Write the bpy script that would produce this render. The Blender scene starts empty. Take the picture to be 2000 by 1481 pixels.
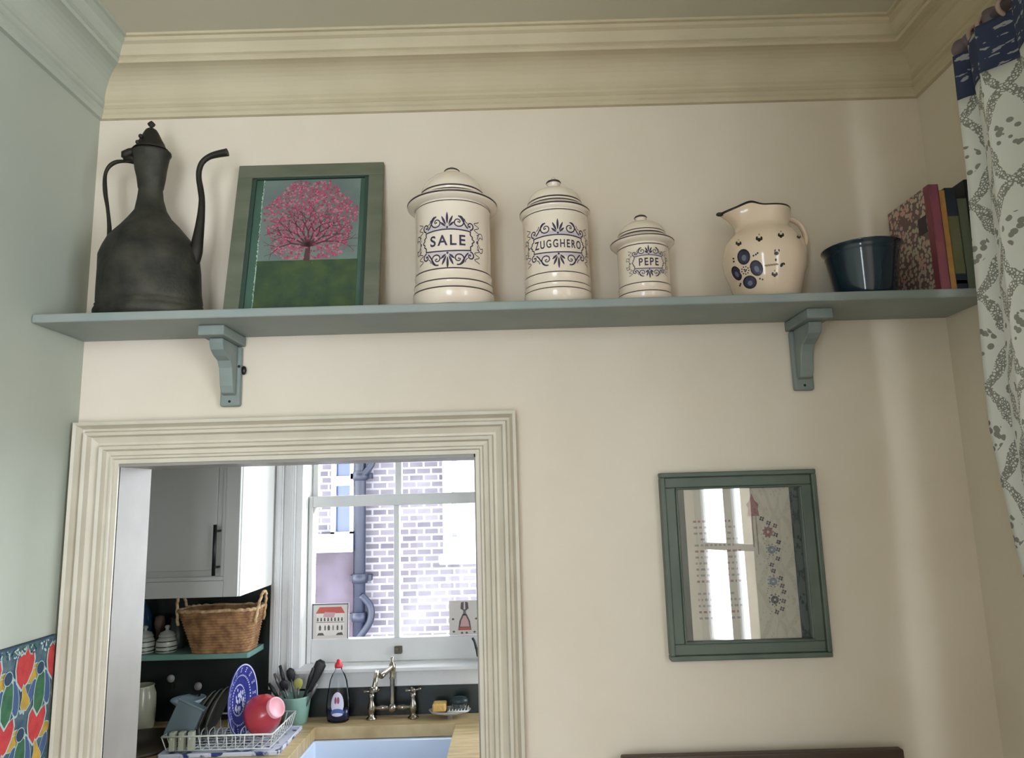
import bpy, bmesh, math, random
from mathutils import Vector, Matrix, Euler
random.seed(7)
PI = math.pi
S = bpy.context.scene
C = S.collection

# ------------------------------------------------------------------ camera
FPX = 1388.0
CAM = Vector((0.0, -1.85, 1.70))
yaw, pitch, roll = .0012, .163, -.0283
_F = Vector((math.sin(yaw)*math.cos(pitch), math.cos(yaw)*math.cos(pitch), math.sin(pitch)))
_r = Vector((math.cos(yaw), -math.sin(yaw), 0)); _u = _r.cross(_F)
_R = _r*math.cos(roll) + _u*math.sin(roll)
_U = -_r*math.sin(roll) + _u*math.cos(roll)
cd = bpy.data.cameras.new('camera'); cam = bpy.data.objects.new('camera', cd); C.objects.link(cam)
cd.sensor_width = 36; cd.lens = FPX/2000*36; cd.clip_start = .02; cd.clip_end = 200
M = Matrix((( _R.x, _U.x, -_F.x, CAM.x), (_R.y, _U.y, -_F.y, CAM.y), (_R.z, _U.z, -_F.z, CAM.z), (0,0,0,1)))
cam.matrix_world = M
S.camera = cam
def ray(px, py): return _F + _R*((px-1000)/FPX) - _U*((py-740.5)/FPX)
def at(px, py, y):                 # the point of the plane y = const seen at a photo pixel
    d = ray(px, py); return CAM + d*((y-CAM.y)/d.y)
def atz(px, py, z):
    d = ray(px, py); return CAM + d*((z-CAM.z)/d.z)
def atx(px, py, x):
    d = ray(px, py); return CAM + d*((x-CAM.x)/d.x)

# ------------------------------------------------------------------ light
S.view_settings.view_transform = 'Standard'; S.view_settings.look = 'None'
S.view_settings.gamma = 1; S.view_settings.exposure = 1.22
try: S.view_settings.use_curve_mapping = False
except Exception: pass
S.cycles.use_denoising = True
S.cycles.max_bounces = 10; S.cycles.diffuse_bounces = 6; S.cycles.transparent_max_bounces = 12
S.cycles.sample_clamp_indirect = 8
W = bpy.data.worlds.new('overcast_sky'); S.world = W; W.use_nodes = True
bg = W.node_tree.nodes['Background']; bg.inputs[0].default_value = (.92, .96, 1.0, 1); bg.inputs[1].default_value = 5.6
def portal(name, loc, inward, sx, sy):
    l = bpy.data.lights.new(name, 'AREA'); l.shape = 'RECTANGLE'; l.size = sx; l.size_y = sy
    l.cycles.is_portal = True
    o = bpy.data.objects.new(name, l); o.location = loc; o.rotation_mode = 'QUATERNION'
    o.rotation_quaternion = Vector(inward).to_track_quat('-Z', 'Y'); C.objects.link(o)
XL, XR = -1.135, 1.165           # the room's side walls
ZC = 2.945                       # ceiling
WY0, WY1, WZ0, WZ1 = -3.36, -.70, .60, 2.66
FX0, FX1, FZ0, FZ1 = -1.08, -.18, .55, 2.74      # window in the wall behind the viewer
BAY = [(XR+.10, WY0), (XR+.75, -2.60), (XR+.75, -1.30), (XR+.10, WY1)]       # the window bay
for i, nm in enumerate(('far', 'centre', 'near')):
    (ax, ay), (bx, by) = BAY[i], BAY[i+1]; L = math.hypot(bx-ax, by-ay); nx, ny = -(by-ay)/L, (bx-ax)/L
    portal('bay_portal_'+nm, ((ax+bx)/2-nx*.07, (ay+by)/2-ny*.07, (WZ0+WZ1)/2), (nx, ny, 0), L, WZ1-WZ0)
portal('front_window_portal', ((FX0+FX1)/2, -3.57, (FZ0+FZ1)/2), (0, 1, 0), FX1-FX0, FZ1-FZ0)
portal('kitchen_window_portal', (-.485, 1.17, 1.75), (0, -1, 0), .8, 1.2)
portal('kitchen_side_portal', (.84, .65, 1.68), (-1, 0, 0), .60, 1.36)

# ------------------------------------------------------------------ materials
def lin(c):
    return tuple(((x/255)/12.92 if x/255 <= .04045 else ((x/255+.055)/1.055)**2.4) for x in c) + (1,)
def mat(name, col, rough=.6, metal=0, col2=None, scale=8, bump=0, bscale=60, spec=.5, coat=0, stretch=None, thr=(.35,.65)):
    m = bpy.data.materials.new(name); m.use_nodes = True; nt = m.node_tree; b = nt.nodes['Principled BSDF']
    b.inputs['Base Color'].default_value = lin(col); b.inputs['Roughness'].default_value = rough
    b.inputs['Metallic'].default_value = metal; b.inputs['Specular IOR Level'].default_value = spec
    b.inputs['Coat Weight'].default_value = coat
    tc = nt.nodes.new('ShaderNodeTexCoord'); src = tc.outputs['Object']
    if stretch:
        mp = nt.nodes.new('ShaderNodeMapping'); mp.inputs['Scale'].default_value = stretch
        nt.links.new(src, mp.inputs[0]); src = mp.outputs[0]
    if col2:
        n = nt.nodes.new('ShaderNodeTexNoise'); n.inputs['Scale'].default_value = scale; n.inputs['Detail'].default_value = 5
        nt.links.new(src, n.inputs['Vector'])
        r = nt.nodes.new('ShaderNodeValToRGB'); r.color_ramp.elements[0].position = thr[0]; r.color_ramp.elements[1].position = thr[1]
        r.color_ramp.elements[0].color = lin(col); r.color_ramp.elements[1].color = lin(col2)
        nt.links.new(n.outputs[0], r.inputs[0]); nt.links.new(r.outputs[0], b.inputs['Base Color'])
    if bump:
        n = nt.nodes.new('ShaderNodeTexNoise'); n.inputs['Scale'].default_value = bscale; n.inputs['Detail'].default_value = 4
        nt.links.new(src, n.inputs['Vector'])
        bp = nt.nodes.new('ShaderNodeBump'); bp.inputs['Strength'].default_value = bump; bp.inputs['Distance'].default_value = .004
        nt.links.new(n.outputs[0], bp.inputs['Height']); nt.links.new(bp.outputs[0], b.inputs['Normal'])
    return m
class N:                           # small arithmetic on shader sockets
    def __init__(s, nt): s.nt = nt
    def m(s, op, a, b=None, c=None):
        n = s.nt.nodes.new('ShaderNodeMath'); n.operation = op
        for i, v in enumerate((a, b, c)):
            if v is None: continue
            if isinstance(v, (int, float)): n.inputs[i].default_value = v
            else: s.nt.links.new(v, n.inputs[i])
        return n.outputs[0]
    def mix(s, f, a, b):
        n = s.nt.nodes.new('ShaderNodeMix'); n.data_type = 'RGBA'
        if isinstance(f, (int, float)): n.inputs[0].default_value = f
        else: s.nt.links.new(f, n.inputs[0])
        for i, v in ((6, a), (7, b)):
            if isinstance(v, tuple): n.inputs[i].default_value = v
            else: s.nt.links.new(v, n.inputs[i])
        return n.outputs[2]
def glass_mat(name, tint=(255,255,255), ior=1.5, rough=0.0):
    m = bpy.data.materials.new(name); m.use_nodes = True; nt = m.node_tree; nt.nodes.clear()
    o = nt.nodes.new('ShaderNodeOutputMaterial'); mx = nt.nodes.new('ShaderNodeMixShader')
    t = nt.nodes.new('ShaderNodeBsdfTransparent'); t.inputs[0].default_value = lin(tint)
    g = nt.nodes.new('ShaderNodeBsdfGlossy'); g.inputs['Roughness'].default_value = rough
    f = nt.nodes.new('ShaderNodeFresnel'); f.inputs[0].default_value = ior
    nt.links.new(f.outputs[0], mx.inputs[0]); nt.links.new(t.outputs[0], mx.inputs[1]); nt.links.new(g.outputs[0], mx.inputs[2])
    nt.links.new(mx.outputs[0], o.inputs[0]); return m

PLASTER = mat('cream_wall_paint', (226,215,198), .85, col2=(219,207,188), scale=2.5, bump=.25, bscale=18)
PLASTERL = mat('cream_wall_paint_left_dimmed', (178,182,168), .85, col2=(170,176,162), scale=2.5, bump=.25, bscale=18)  # cream again, with the left wall's dimmer, cooler light put into the colour
CEIL = mat('ceiling_paint', (196,190,168), .9, bump=.1)
CORN = mat('cornice_paint', (202,190,161), .7, col2=(195,183,154), scale=6, bump=.15, bscale=40)
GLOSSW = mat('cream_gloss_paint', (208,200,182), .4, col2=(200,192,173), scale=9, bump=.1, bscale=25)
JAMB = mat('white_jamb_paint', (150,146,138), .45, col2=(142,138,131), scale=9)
FLOOR = mat('floorboards', (120,92,62), .6, col2=(96,70,46), scale=4, stretch=(1,12,1))
SHELF = mat('greyblue_shelf_paint', (146,152,146), .55, col2=(134,146,142), scale=7, bump=.15, bscale=30)
BRKT = mat('greyblue_bracket_paint', (132,142,136), .55, col2=(118,130,126), scale=12, bump=.1)
SCREW = mat('dark_screw', (52,50,46), .4, metal=.7)
BRONZE = mat('tarnished_bronze', (36,36,32), .62, metal=.45, col2=(68,66,56), scale=14, bump=.7, bscale=45)
BRONZED = mat('dark_bronze_rim', (34,32,28), .55, metal=.5, col2=(50,46,38), scale=14, bump=.3)
GREENF = mat('green_frame_paint', (104,108,90), .55, col2=(88,94,76), scale=6, bump=.1, stretch=(1,1,3))
GREENM = mat('deep_green_mount', (66,96,82), .6, col2=(56,84,68), scale=8)
CERAM = mat('cream_glazed_ceramic', (236,224,206), .22, col2=(230,214,194), scale=5, coat=.4)
INK = mat('dark_blue_glaze', (42,38,62), .35, col2=(62,56,84), scale=60)
LINEB = mat('dark_brown_line_glaze', (58,46,50), .35)
WASH = mat('lilac_glaze_wash', (196,186,192), .3, col2=(216,204,200), scale=30)
JUGC = mat('cream_jug_glaze', (232,212,186), .16, col2=(226,202,176), scale=4, coat=.5)
PETAL = mat('blue_petal_glaze', (62,62,92), .3, col2=(44,40,58), scale=70)
PETALG = mat('grey_petal_glaze', (112,116,136), .3)
BLACKG = mat('black_glaze', (36,32,34), .3)
OLIVE = mat('olive_leaf_glaze', (140,124,84), .4)
NAVYG = mat('navy_teal_glaze', (22,48,62), .12, col2=(18,38,56), scale=5, coat=.6)
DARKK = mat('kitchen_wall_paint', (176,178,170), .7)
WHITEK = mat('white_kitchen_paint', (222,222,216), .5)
SASH = mat('white_sash_paint', (212,212,210), .45, col2=(204,204,204), scale=8)
CAB = mat('pale_grey_cabinet_paint', (162,162,157), .45)
BLK = mat('black_metal', (18,18,18), .4, metal=.4)
SPLASH = mat('dark_green_tile', (24,36,34), .25, col2=(34,36,34), scale=5)
TEAL = mat('teal_shelf_paint', (116,156,146), .5, col2=(102,142,132), scale=6)
WOODT = mat('oiled_wood_worktop', (206,184,140), .42, col2=(166,140,94), scale=5, stretch=(2,14,2), thr=(.3,.75))
BASIN = mat('white_fireclay', (222,234,250), .18, coat=.3)
WIRE = mat('white_coated_wire', (214,218,214), .35)
TRAY = mat('blue_splashed_enamel', (214,220,234), .3, col2=(50,66,120), scale=26, thr=(.52,.6))
CHROME = mat('aged_nickel', (176,170,156), .22, metal=1, col2=(140,132,116), scale=20)
MINT = mat('mint_ceramic', (134,172,158), .3)
REDM = mat('red_glazed_bowl', (176,52,64), .25, coat=.4)
PINKM = mat('pink_unglazed_foot', (232,166,176), .4)
PLATEB = mat('cobalt_plate_glaze', (44,50,122), .25, col2=(60,64,140), scale=40)
PLATEW = mat('pale_plate_glaze', (206,208,232), .3)
WICK = mat('woven_seagrass', (168,128,86), .8, col2=(112,78,50), scale=30, bump=.3)
WICKL = mat('pale_rope_seagrass', (206,180,140), .8, col2=(160,126,88), scale=60)
DARKU = mat('black_nylon', (26,28,30), .45)
GREYU = mat('steel_utensil', (120,120,116), .35, metal=.7)
YEL = mat('yellow_green_utensil', (170,172,90), .5)
GLASS = glass_mat('window_glass', (250,252,255), 1.45)
KGLASS = glass_mat('thin_window_glass', (252,253,255), 1.16)
PGLASS = glass_mat('picture_glass', (252,253,252), 1.9)
CLEARP = glass_mat('clear_blueish_plastic', (244,247,249), 1.25, .08)
PAPER = mat('cream_print_paper', (226,216,196), .8, col2=(218,206,186), scale=4)
TXT = mat('grey_print', (168,152,146), .8)
TXTP = mat('rose_print', (168,116,116), .8)
TXTD = mat('charcoal_print', (92,82,88), .8)

# ------------------------------------------------------------------ mesh builder
class MB:
    def __init__(s): s.v = []; s.f = []; s.mi = []; s.uv = {}; s.sm = []
    def add(s, vs, fs, mi=0, smooth=False):
        o = len(s.v); s.v += [Vector(v) for v in vs]
        for f in fs: s.f.append([i+o for i in f]); s.mi.append(mi); s.sm.append(smooth)
        return o
    def box(s, a, b, mi=0):
        x0,y0,z0 = [min(p,q) for p,q in zip(a,b)]; x1,y1,z1 = [max(p,q) for p,q in zip(a,b)]
        s.add([(x0,y0,z0),(x1,y0,z0),(x1,y1,z0),(x0,y1,z0),(x0,y0,z1),(x1,y0,z1),(x1,y1,z1),(x0,y1,z1)],
              [(0,3,2,1),(4,5,6,7),(0,1,5,4),(1,2,6,5),(2,3,7,6),(3,0,4,7)], mi)
        return s
    def lathe(s, c, prof, n=48, mi=0, sx=1, sy=1, fn=None, cap=True):
        # prof: list of (r, z, [mi]); c: (x, y) axis; fn(ang, r, z) -> (r, z)
        vs = []
        for p in prof:
            for k in range(n):
                a = 2*PI*k/n; r, z = p[0], p[1]
                if fn: r, z = fn(a, r, z)
                vs.append((c[0]+r*sx*math.cos(a), c[1]+r*sy*math.sin(a), z))
        o = len(s.v); s.v += [Vector(v) for v in vs]
        for i in range(len(prof)-1):
            m_ = prof[i][2] if len(prof[i]) > 2 else mi
            for k in range(n):
                k2 = (k+1) % n
                s.f.append([o+i*n+k, o+i*n+k2, o+(i+1)*n+k2, o+(i+1)*n+k]); s.mi.append(m_); s.sm.append(True)
        if cap:
            if prof[0][0] > 1e-5: s.f.append([o+k for k in range(n)][::-1]); s.mi.append(mi); s.sm.append(False)
            if prof[-1][0] > 1e-5: s.f.append([o+(len(prof)-1)*n+k for k in range(n)]); s.mi.append(mi); s.sm.append(False)
        return s
    def tube(s, pts, rad, n=10, mi=0, closed=False, flat=1.0, cap=True, up0=None):
        pts = [Vector(p) for p in pts]; m = len(pts)
        if not hasattr(rad, '__len__'): rad = [rad]*m
        up = Vector(up0) if up0 else None; o = len(s.v)
        for i, p in enumerate(pts):
            a = pts[(i-1) % m] if (closed or i > 0) else p; b = pts[(i+1) % m] if (closed or i < m-1) else p
            t = (b-a).normalized()
            if up is None:
                up = Vector((0,0,1)) if abs(t.z) < .9 else Vector((0,1,0))
            sd = t.cross(up)
            if sd.length < 1e-5: sd = t.cross(Vector((1,0,0)))
            sd.normalize(); up = sd.cross(t).normalized()
            for k in range(n):
                q = 2*PI*k/n
                s.v.append(p + sd*(rad[i]*math.cos(q)) + up*(rad[i]*flat*math.sin(q)))
        for i in range(m if closed else m-1):
            j = (i+1) % m
            for k in range(n):
                k2 = (k+1) % n
                s.f.append([o+i*n+k, o+j*n+k, o+j*n+k2, o+i*n+k2][::-1]); s.mi.append(mi); s.sm.append(True)
        if cap and not closed:
            s.f.append([o+k for k in range(n)][::-1]); s.mi.append(mi); s.sm.append(False)
            s.f.append([o+(m-1)*n+k for k in range(n)]); s.mi.append(mi); s.sm.append(False)
        return s
    def prism(s, poly, axis, a, b, mi=0):      # poly of 2D points extruded along axis from a to b
        n = len(poly)
        def P(p, t):
            return {'x': (t, p[0], p[1]), 'y': (p[0], t, p[1]), 'z': (p[0], p[1], t)}[axis]
        vs = [P(p, a) for p in poly] + [P(p, b) for p in poly]
        fs = [tuple(range(n))[::-1], tuple(range(n, 2*n))] + [(i, (i+1) % n, n+(i+1) % n, n+i) for i in range(n)]
        s.add(vs, fs, mi); return s
    def sphere(s, c, r, n=14, mi=0, sc=(1,1,1)):
        prof = [(max(r*math.sin(PI*i/n), 0)*1.0, -r*math.cos(PI*i/n)) for i in range(n+1)]
        m = MB(); m.lathe((0,0), prof, n*2, mi, cap=False)
        s.add([(c[0]+v.x*sc[0], c[1]+v.y*sc[1], c[2]+v.z*sc[2]) for v in m.v], m.f, mi, True); return s
    def xf(s, mtx, about=(0,0,0), start=0):
        a = Vector(about)
        for i in range(start, len(s.v)): s.v[i] = mtx @ (s.v[i]-a) + a
        return s
    def build(s, name, mats, parent=None, base=None, bevel=0, smooth_all=False, recalc=True, seg=2):
        if not isinstance(mats, (list, tuple)): mats = [mats]
        org = Vector(base) if base is not None else (Vector(parent['_o']) if parent is not None and '_o' in parent else None)
        if org is None:
            xs = [v.x for v in s.v]; ys = [v.y for v in s.v]; zs = [v.z for v in s.v]
            org = Vector(((min(xs)+max(xs))/2, (min(ys)+max(ys))/2, min(zs)))
        me = bpy.data.meshes.new(name); me.from_pydata([v-org for v in s.v], [], s.f)
        for m in mats: me.materials.append(m)
        for i, p in enumerate(me.polygons): p.material_index = s.mi[i]; p.use_smooth = s.sm[i] or smooth_all
        if recalc:
            bm = bmesh.new(); bm.from_mesh(me); bmesh.ops.recalc_face_normals(bm, faces=bm.faces); bm.to_mesh(me); bm.free()
        me.update()
        o = bpy.data.objects.new(name, me); C.objects.link(o)
        ORG[o.name] = org
        if parent is not None:
            o.parent = parent; o.location = org - ORG[parent.name]
        else: o.location = org
        if bevel:
            b = o.modifiers.new('bevel', 'BEVEL'); b.width = bevel; b.segments = seg; b.limit_method = 'ANGLE'; b.angle_limit = .7
        return o
ORG = {}
_build0 = MB.build
def build(mb, name, mats, parent=None, base=None, **k):
    if parent is not None and base is None: base = ORG[parent.name]
    return _build0(mb, name, mats, parent, base, **k)
MB.build = build
def tag(o, label=None, cat=None, group=None, kind=None):
    if label: o['label'] = label
    if cat: o['category'] = cat
    if group: o['group'] = group
    if kind: o['kind'] = kind
    return o
def thing(name, loc, label, cat, group=None):
    o = bpy.data.objects.new(name, None); C.objects.link(o); o.location = loc; o.empty_display_size = .05
    ORG[o.name] = Vector(loc)
    return tag(o, label, cat, group)
def struct(mb, name, m, **k): return tag(mb.build(name, m, **k), kind='structure')
def smoothpath(pts, k=6):
    pts = [Vector(p) for p in pts]; out = []
    for i in range(len(pts)-1):
        p0 = pts[max(i-1,0)]; p1 = pts[i]; p2 = pts[i+1]; p3 = pts[min(i+2, len(pts)-1)]
        for j in range(k):
            t = j/k
            out.append(.5*((2*p1)+(p2-p0)*t+(2*p0-5*p1+4*p2-p3)*t*t+(3*p1-p0-3*p2+p3)*t**3))
    out.append(pts[-1]); return out
def interp(tab, x):
    if x <= tab[0][0]: return tab[0][1]
    for (a, b), (c, d) in zip(tab, tab[1:]):
        if x <= c: return b + (d-b)*(x-a)/(c-a) if c > a else d
    return tab[-1][1]

# ================================================================== THE ROOM
TH = .15; YB = -3.4; K = 1.0; ZK = 2.45
OX0, OX1, OZ = at(233, 1100, 0).x*0 - 1.03, -.098, 1.81     # doorway opening
w = MB()
w.box((XL-.15, 0, 0), (OX0, TH, ZC)); w.box((OX1, 0, 0), (XR+.2, TH, ZC)); w.box((OX0, 0, OZ), (OX1, TH, ZC))
struct(w, 'wall_back', PLASTER)
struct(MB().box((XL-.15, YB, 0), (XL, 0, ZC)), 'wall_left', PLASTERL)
w = MB(); w.box((XR, YB, 0), (XR+.12, WY0, ZC)); w.box((XR, WY1, 0), (XR+.12, 0, ZC))
w.box((XR, WY0, WZ1), (XR+.12, WY1, ZC))
struct(w, 'wall_right', PLASTER)
w = MB(); w.prism(BAY, 'z', 0, .01); struct(w, 'floor_bay', FLOOR)
w = MB(); w.prism(BAY, 'z', WZ1, WZ1+.05); struct(w, 'ceiling_bay', CEIL)
def bay_side(i, name, rail):
    (ax, ay), (bx, by) = BAY[i], BAY[i+1]; L = math.hypot(bx-ax, by-ay); a_ = math.atan2(by-ay, bx-ax)
    M_ = Matrix.Translation(Vector((ax, ay, 0))) @ Matrix.Rotation(a_, 4, 'Z')
    w = MB(); w.box((0,-.10,0),(L,0,WZ0)); w.xf(M_); struct(w, 'wall_bay_'+name, PLASTER)
    w = MB(); 
    for x0_, x1_ in ((0,.06),(L-.06,L)) + (((L/2-.03,L/2+.03),) if name == 'centre' else ((L*.247,L*.309),) if name == 'far' else ()): w.box((x0_,-.08,WZ0),(x1_,-.03,WZ1))
    for z0_, z1_ in ((WZ0,WZ0+.08),(WZ1-.06,WZ1),(rail,rail+.045)): w.box((.06,-.078,z0_),(L-.06,-.032,z1_))
    w.xf(M_); o_ = struct(w, 'window_%d' % (4+i), SASH)
    g = MB(); g.box((.03,-.057,WZ0+.04),(L-.03,-.053,WZ1-.03)); g.xf(M_); g.build('pane', GLASS, o_)
for i, nm in enumerate(('far', 'centre', 'near')): bay_side(i, nm, 1.29)
w = MB(); w.box((XL-.15, YB-.15, 0), (FX0, YB, ZC)); w.box((FX1, YB-.15, 0), (XR+.2, YB, ZC)); w.box((FX0, YB-.15, 0), (FX1, YB, FZ0)); w.box((FX0, YB-.15, FZ1), (FX1, YB, ZC))
struct(w, 'wall_front', PLASTER)
w = MB(); fm = (FX0+FX1)/2        # tall sash pair behind the viewer
for x0_, x1_ in ((FX0, FX0+.06), (FX1-.06, FX1), (fm-.04, fm+.04)): w.box((x0_, YB-.12, FZ0), (x1_, YB-.07, FZ1))
for z0_, z1_ in ((FZ0, FZ0+.08), (FZ1-.06, FZ1), (1.66, 1.70)): w.box((FX0+.06, YB-.118, z0_), (FX1-.06, YB-.072, z1_))
struct(MB().box((-.12, -2.32, 0), (.85, -2.18, ZC)), 'wall_light_blocker', PLASTER)  # unseen stub wall added to shade the right of the back wall
o_ = struct(w, 'window_1', SASH); MB().box((FX0+.03, YB-.097, FZ0+.04), (FX1-.03, YB-.093, FZ1-.03)).build('pane', GLASS, o_)
struct(MB().box((XL-.15, YB-.15, -.1), (XR+.2, TH, 0)), 'floor', FLOOR)
struct(MB().box((XL-.15, YB-.15, ZC), (XR+.2, TH, ZC+.1)), 'ceiling', CEIL)
# cornice, mitred round the corners
CP = [(0,2.772),(.012,2.772),(.014,2.782),(.019,2.786),(.019,2.796),(.015,2.800),(.022,2.806),(.024,2.812),(.022,2.822)]
for i in range(1, 9):
    t = i/8*PI/2; CP.append((.022+.066*(1-math.cos(t)), 2.822+.062*math.sin(t)))
CP += [(.097,2.884),(.102,2.890),(.100,2.897),(.107,2.900),(.110,2.912),(.118,2.924),(.128,2.928),(.128,2.938),(.137,2.938),(.137,ZC)]
def cornice(mb, prof, path):
    rows = []
    n = len(path)
    for i, (x, y, nx, ny) in enumerate(path):
        rows.append([(x+nx*p, y+ny*p, z) for p, z in prof])
    o = len(mb.v); m = len(prof)
    for r_ in rows: mb.v += [Vector(v) for v in r_]
    for i in range(n-1):
        for j in range(m-1):
            mb.f.append([o+i*m+j, o+(i+1)*m+j, o+(i+1)*m+j+1, o+i*m+j+1]); mb.mi.append(0); mb.sm.append(False)
    return mb
struct(cornice(MB(), CP, [(XL, 0, 1, -1), (XR, 0, -1, -1), (XR, YB, -1, 1)]), 'trim_1', CORN)
struct(cornice(MB(), CP, [(XL, YB, 1, 1), (XL, 0, 1, -1)]), 'trim_7', PLASTERL)  # left cornice run carries the same dimmed colour as its wall

# doorway casing (moulded architrave) and lining
def lerp(a, b, t): return a+(b-a)*t
# profile: (distance out from the opening edge, protrusion)
AP = [(0,0),(0,.010),(.010,.010),(.013,.018),(.018,.018),(.022,.008),(.032,.010),(.036,.024),(.044,.026),(.048,.012),(.054,.012),(.068,.020),(.072,.034),(.080,.036),(.084,.020),(.090,.022),(.098,.040),(.106,.042),(.106,0)]
def arch(mb, x0, x1, z1, zb=0, y=0):
    m = len(AP); o = len(mb.v)
    for (cx, cz, sx, sz) in ((x0, zb, -1, 0), (x0, z1, -1, 1), (x1, z1, 1, 1), (x1, zb, 1, 0)):
        for d, p in AP: mb.v.append(Vector((cx+sx*d, y-p, cz+sz*d)))
    for i in range(3):
        for j in range(m-1):
            mb.f.append([o+i*m+j, o+(i+1)*m+j, o+(i+1)*m+j+1, o+i*m+j+1]); mb.mi.append(0); mb.sm.append(False)
    return mb
struct(arch(MB(), OX0+.012, OX1-.0, OZ-.0), 'trim_2', GLOSSW)
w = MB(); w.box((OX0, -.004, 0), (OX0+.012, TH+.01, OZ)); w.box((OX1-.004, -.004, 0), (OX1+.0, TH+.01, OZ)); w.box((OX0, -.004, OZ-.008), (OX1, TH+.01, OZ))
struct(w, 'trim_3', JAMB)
# hairline crack of old paint above the architrave is a thin raised bead
w = MB(); pts = [(lerp(OX0-.10, OX1+.10, i/30), -.003, OZ+.108+random.uniform(-.001,.001)) for i in range(31)]
w.tube(pts, .0022, 6); struct(w, 'trim_4', mat('caulk_bead', (150,140,116), .9))

# ================================================================== THE KITCHEN
KX0, KX1 = -1.95, .75
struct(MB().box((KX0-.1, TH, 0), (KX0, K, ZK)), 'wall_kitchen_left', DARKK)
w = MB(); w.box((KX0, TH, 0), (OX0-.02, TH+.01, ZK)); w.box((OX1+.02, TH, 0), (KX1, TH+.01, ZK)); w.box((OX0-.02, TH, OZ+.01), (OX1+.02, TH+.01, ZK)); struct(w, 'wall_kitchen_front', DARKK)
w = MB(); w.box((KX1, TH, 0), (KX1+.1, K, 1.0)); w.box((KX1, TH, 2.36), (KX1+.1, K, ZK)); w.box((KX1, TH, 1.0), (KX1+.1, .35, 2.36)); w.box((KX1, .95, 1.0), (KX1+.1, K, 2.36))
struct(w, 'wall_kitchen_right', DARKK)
w = MB()
for y0, y1 in ((.35,.38),(.92,.95)): w.box((KX1+.02,y0,1.0),(KX1+.06,y1,2.36))
for z0, z1 in ((1.0,1.05),(2.32,2.36),(1.74,1.77)): w.box((KX1+.02,.38,z0),(KX1+.06,.92,z1))
win = struct(w, 'window_3', SASH); MB().box((KX1+.038,.37,1.02),(KX1+.042,.93,2.34)).build('pane', GLASS, win)
struct(MB().box((KX0-.1, TH, ZK), (KX1+.1, K+.2, ZK+.1)), 'ceiling_kitchen', DARKK)
struct(MB().box((KX0-.1, TH, -.1), (KX1+.1, K+.2, 0)), 'floor_kitchen', FLOOR)
# kitchen window wall with its opening
kx0 = at(591, 1100, K).x; kxm = at(776, 1100, K+.08).x; kx1 = 2*kxm-at(592,1100,K+.08).x
kz0 = at(776, 1300, K).z; kz1 = 2.2
w = MB(); w.box((KX0-.1, K, 0), (kx0, K+.16, ZK)); w.box((kx1, K, 0), (KX1+.1, K+.16, ZK)); w.box((kx0, K, 0), (kx1, K+.16, kz0)); w.box((kx0, K, kz1), (kx1, K+.16, ZK))
struct(w, 'wall_kitchen_back', WHITEK)
ys = K+.06
sx0 = kx0+.004; gL = at(609, 1150, ys).x; gB = at(776, 1246, ys).z; rT = at(776, 965, ys).z; rB = at(776, 987, ys).z
w = MB()
w.box((sx0, ys, kz0), (gL, ys+.04, rT)); w.box((2*kxm-gL, ys, kz0), (kx1-.004, ys+.04, rT))
w.box((gL, ys, kz0+.004), (2*kxm-gL, ys+.04, gB)); w.box((gL, ys-.004, rB), (2*kxm-gL, ys+.04, rT))
w.box((kxm-.011, ys+.002, gB), (kxm+.011, ys+.038, rB))
for sx in (-1, 1):   # sash horns' chamfer at the top corners
    xx = gL if sx < 0 else 2*kxm-gL
    w.prism([(xx, rB), (xx-sx*-.0, rB-.03), (xx-sx*.0+(-sx)*.012, rB)], 'y', ys+.004, ys+.036)
k_win = struct(w, 'window_2', SASH, bevel=.003)
w = MB(); yu = ys+.05
w.box((sx0, yu, rT-.05), (sx0+.022, yu+.035, kz1)); w.box((kx1-.026, yu, rT-.05), (kx1-.004, yu+.035, kz1))
w.box((sx0, yu, rB), (kx1, yu+.035, rT-.002)); w.box((kxm-.013, yu, rT), (kxm+.013, yu+.035, kz1)); w.box((sx0, yu, kz1-.05), (kx1, yu+.035, kz1))
w.build('upper_sash', SASH, k_win, bevel=.003)
MB().box((gL-.005, ys+.018, gB-.005), (2*kxm-gL+.005, ys+.021, rB+.005)).build('pane', KGLASS, k_win)
MB().box((sx0+.01, yu+.016, rT), (kx1-.01, yu+.019, kz1-.03)).build('pane', KGLASS, k_win)
# catch on the bottom rail
cc = at(776, 1268, ys)
w = MB(); w.box((cc.x-.010, ys-.012, cc.z-.016), (cc.x+.020, ys, cc.z+.012)); w.box((cc.x-.006, ys-.022, cc.z-.004), (cc.x+.010, ys-.012, cc.z+.010))
w.build('sash_lift', mat('dark_brass', (92,88,70), .4, metal=.7), k_win, bevel=.002)
# architrave + sill of kitchen window
w = MB(); cx0 = at(527, 1100, K-.03).x
wd = kx0-cx0
st = [(0,.012),(.16,.012),(.20,.03),(.34,.03),(.38,.018),(.62,.018),(.66,.028),(.74,.028),(.78,.016),(1.0,.016)]
for (a, p), (b, q) in zip(st, st[1:]):
    if b > a:
        w.box((cx0+wd*a, K-max(p,q), kz0-.12), (cx0+wd*b, K, kz1+.1)); w.box((kx1+wd*(1-b), K-max(p,q), kz0-.12), (kx1+wd*(1-a), K, kz1+.1))
struct(w, 'trim_5', SASH, bevel=.002)
zs0 = at(776, 1341, K-.02).z
w = MB(); w.box((cx0+wd*.75, K-.05, kz0-.012), (kx1+wd*.25, K+.059, kz0+.003)); w.box((cx0+wd, K-.02, zs0), (kx1, K, kz0-.014))
struct(w, 'trim_6', SASH, bevel=.003)
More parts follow.
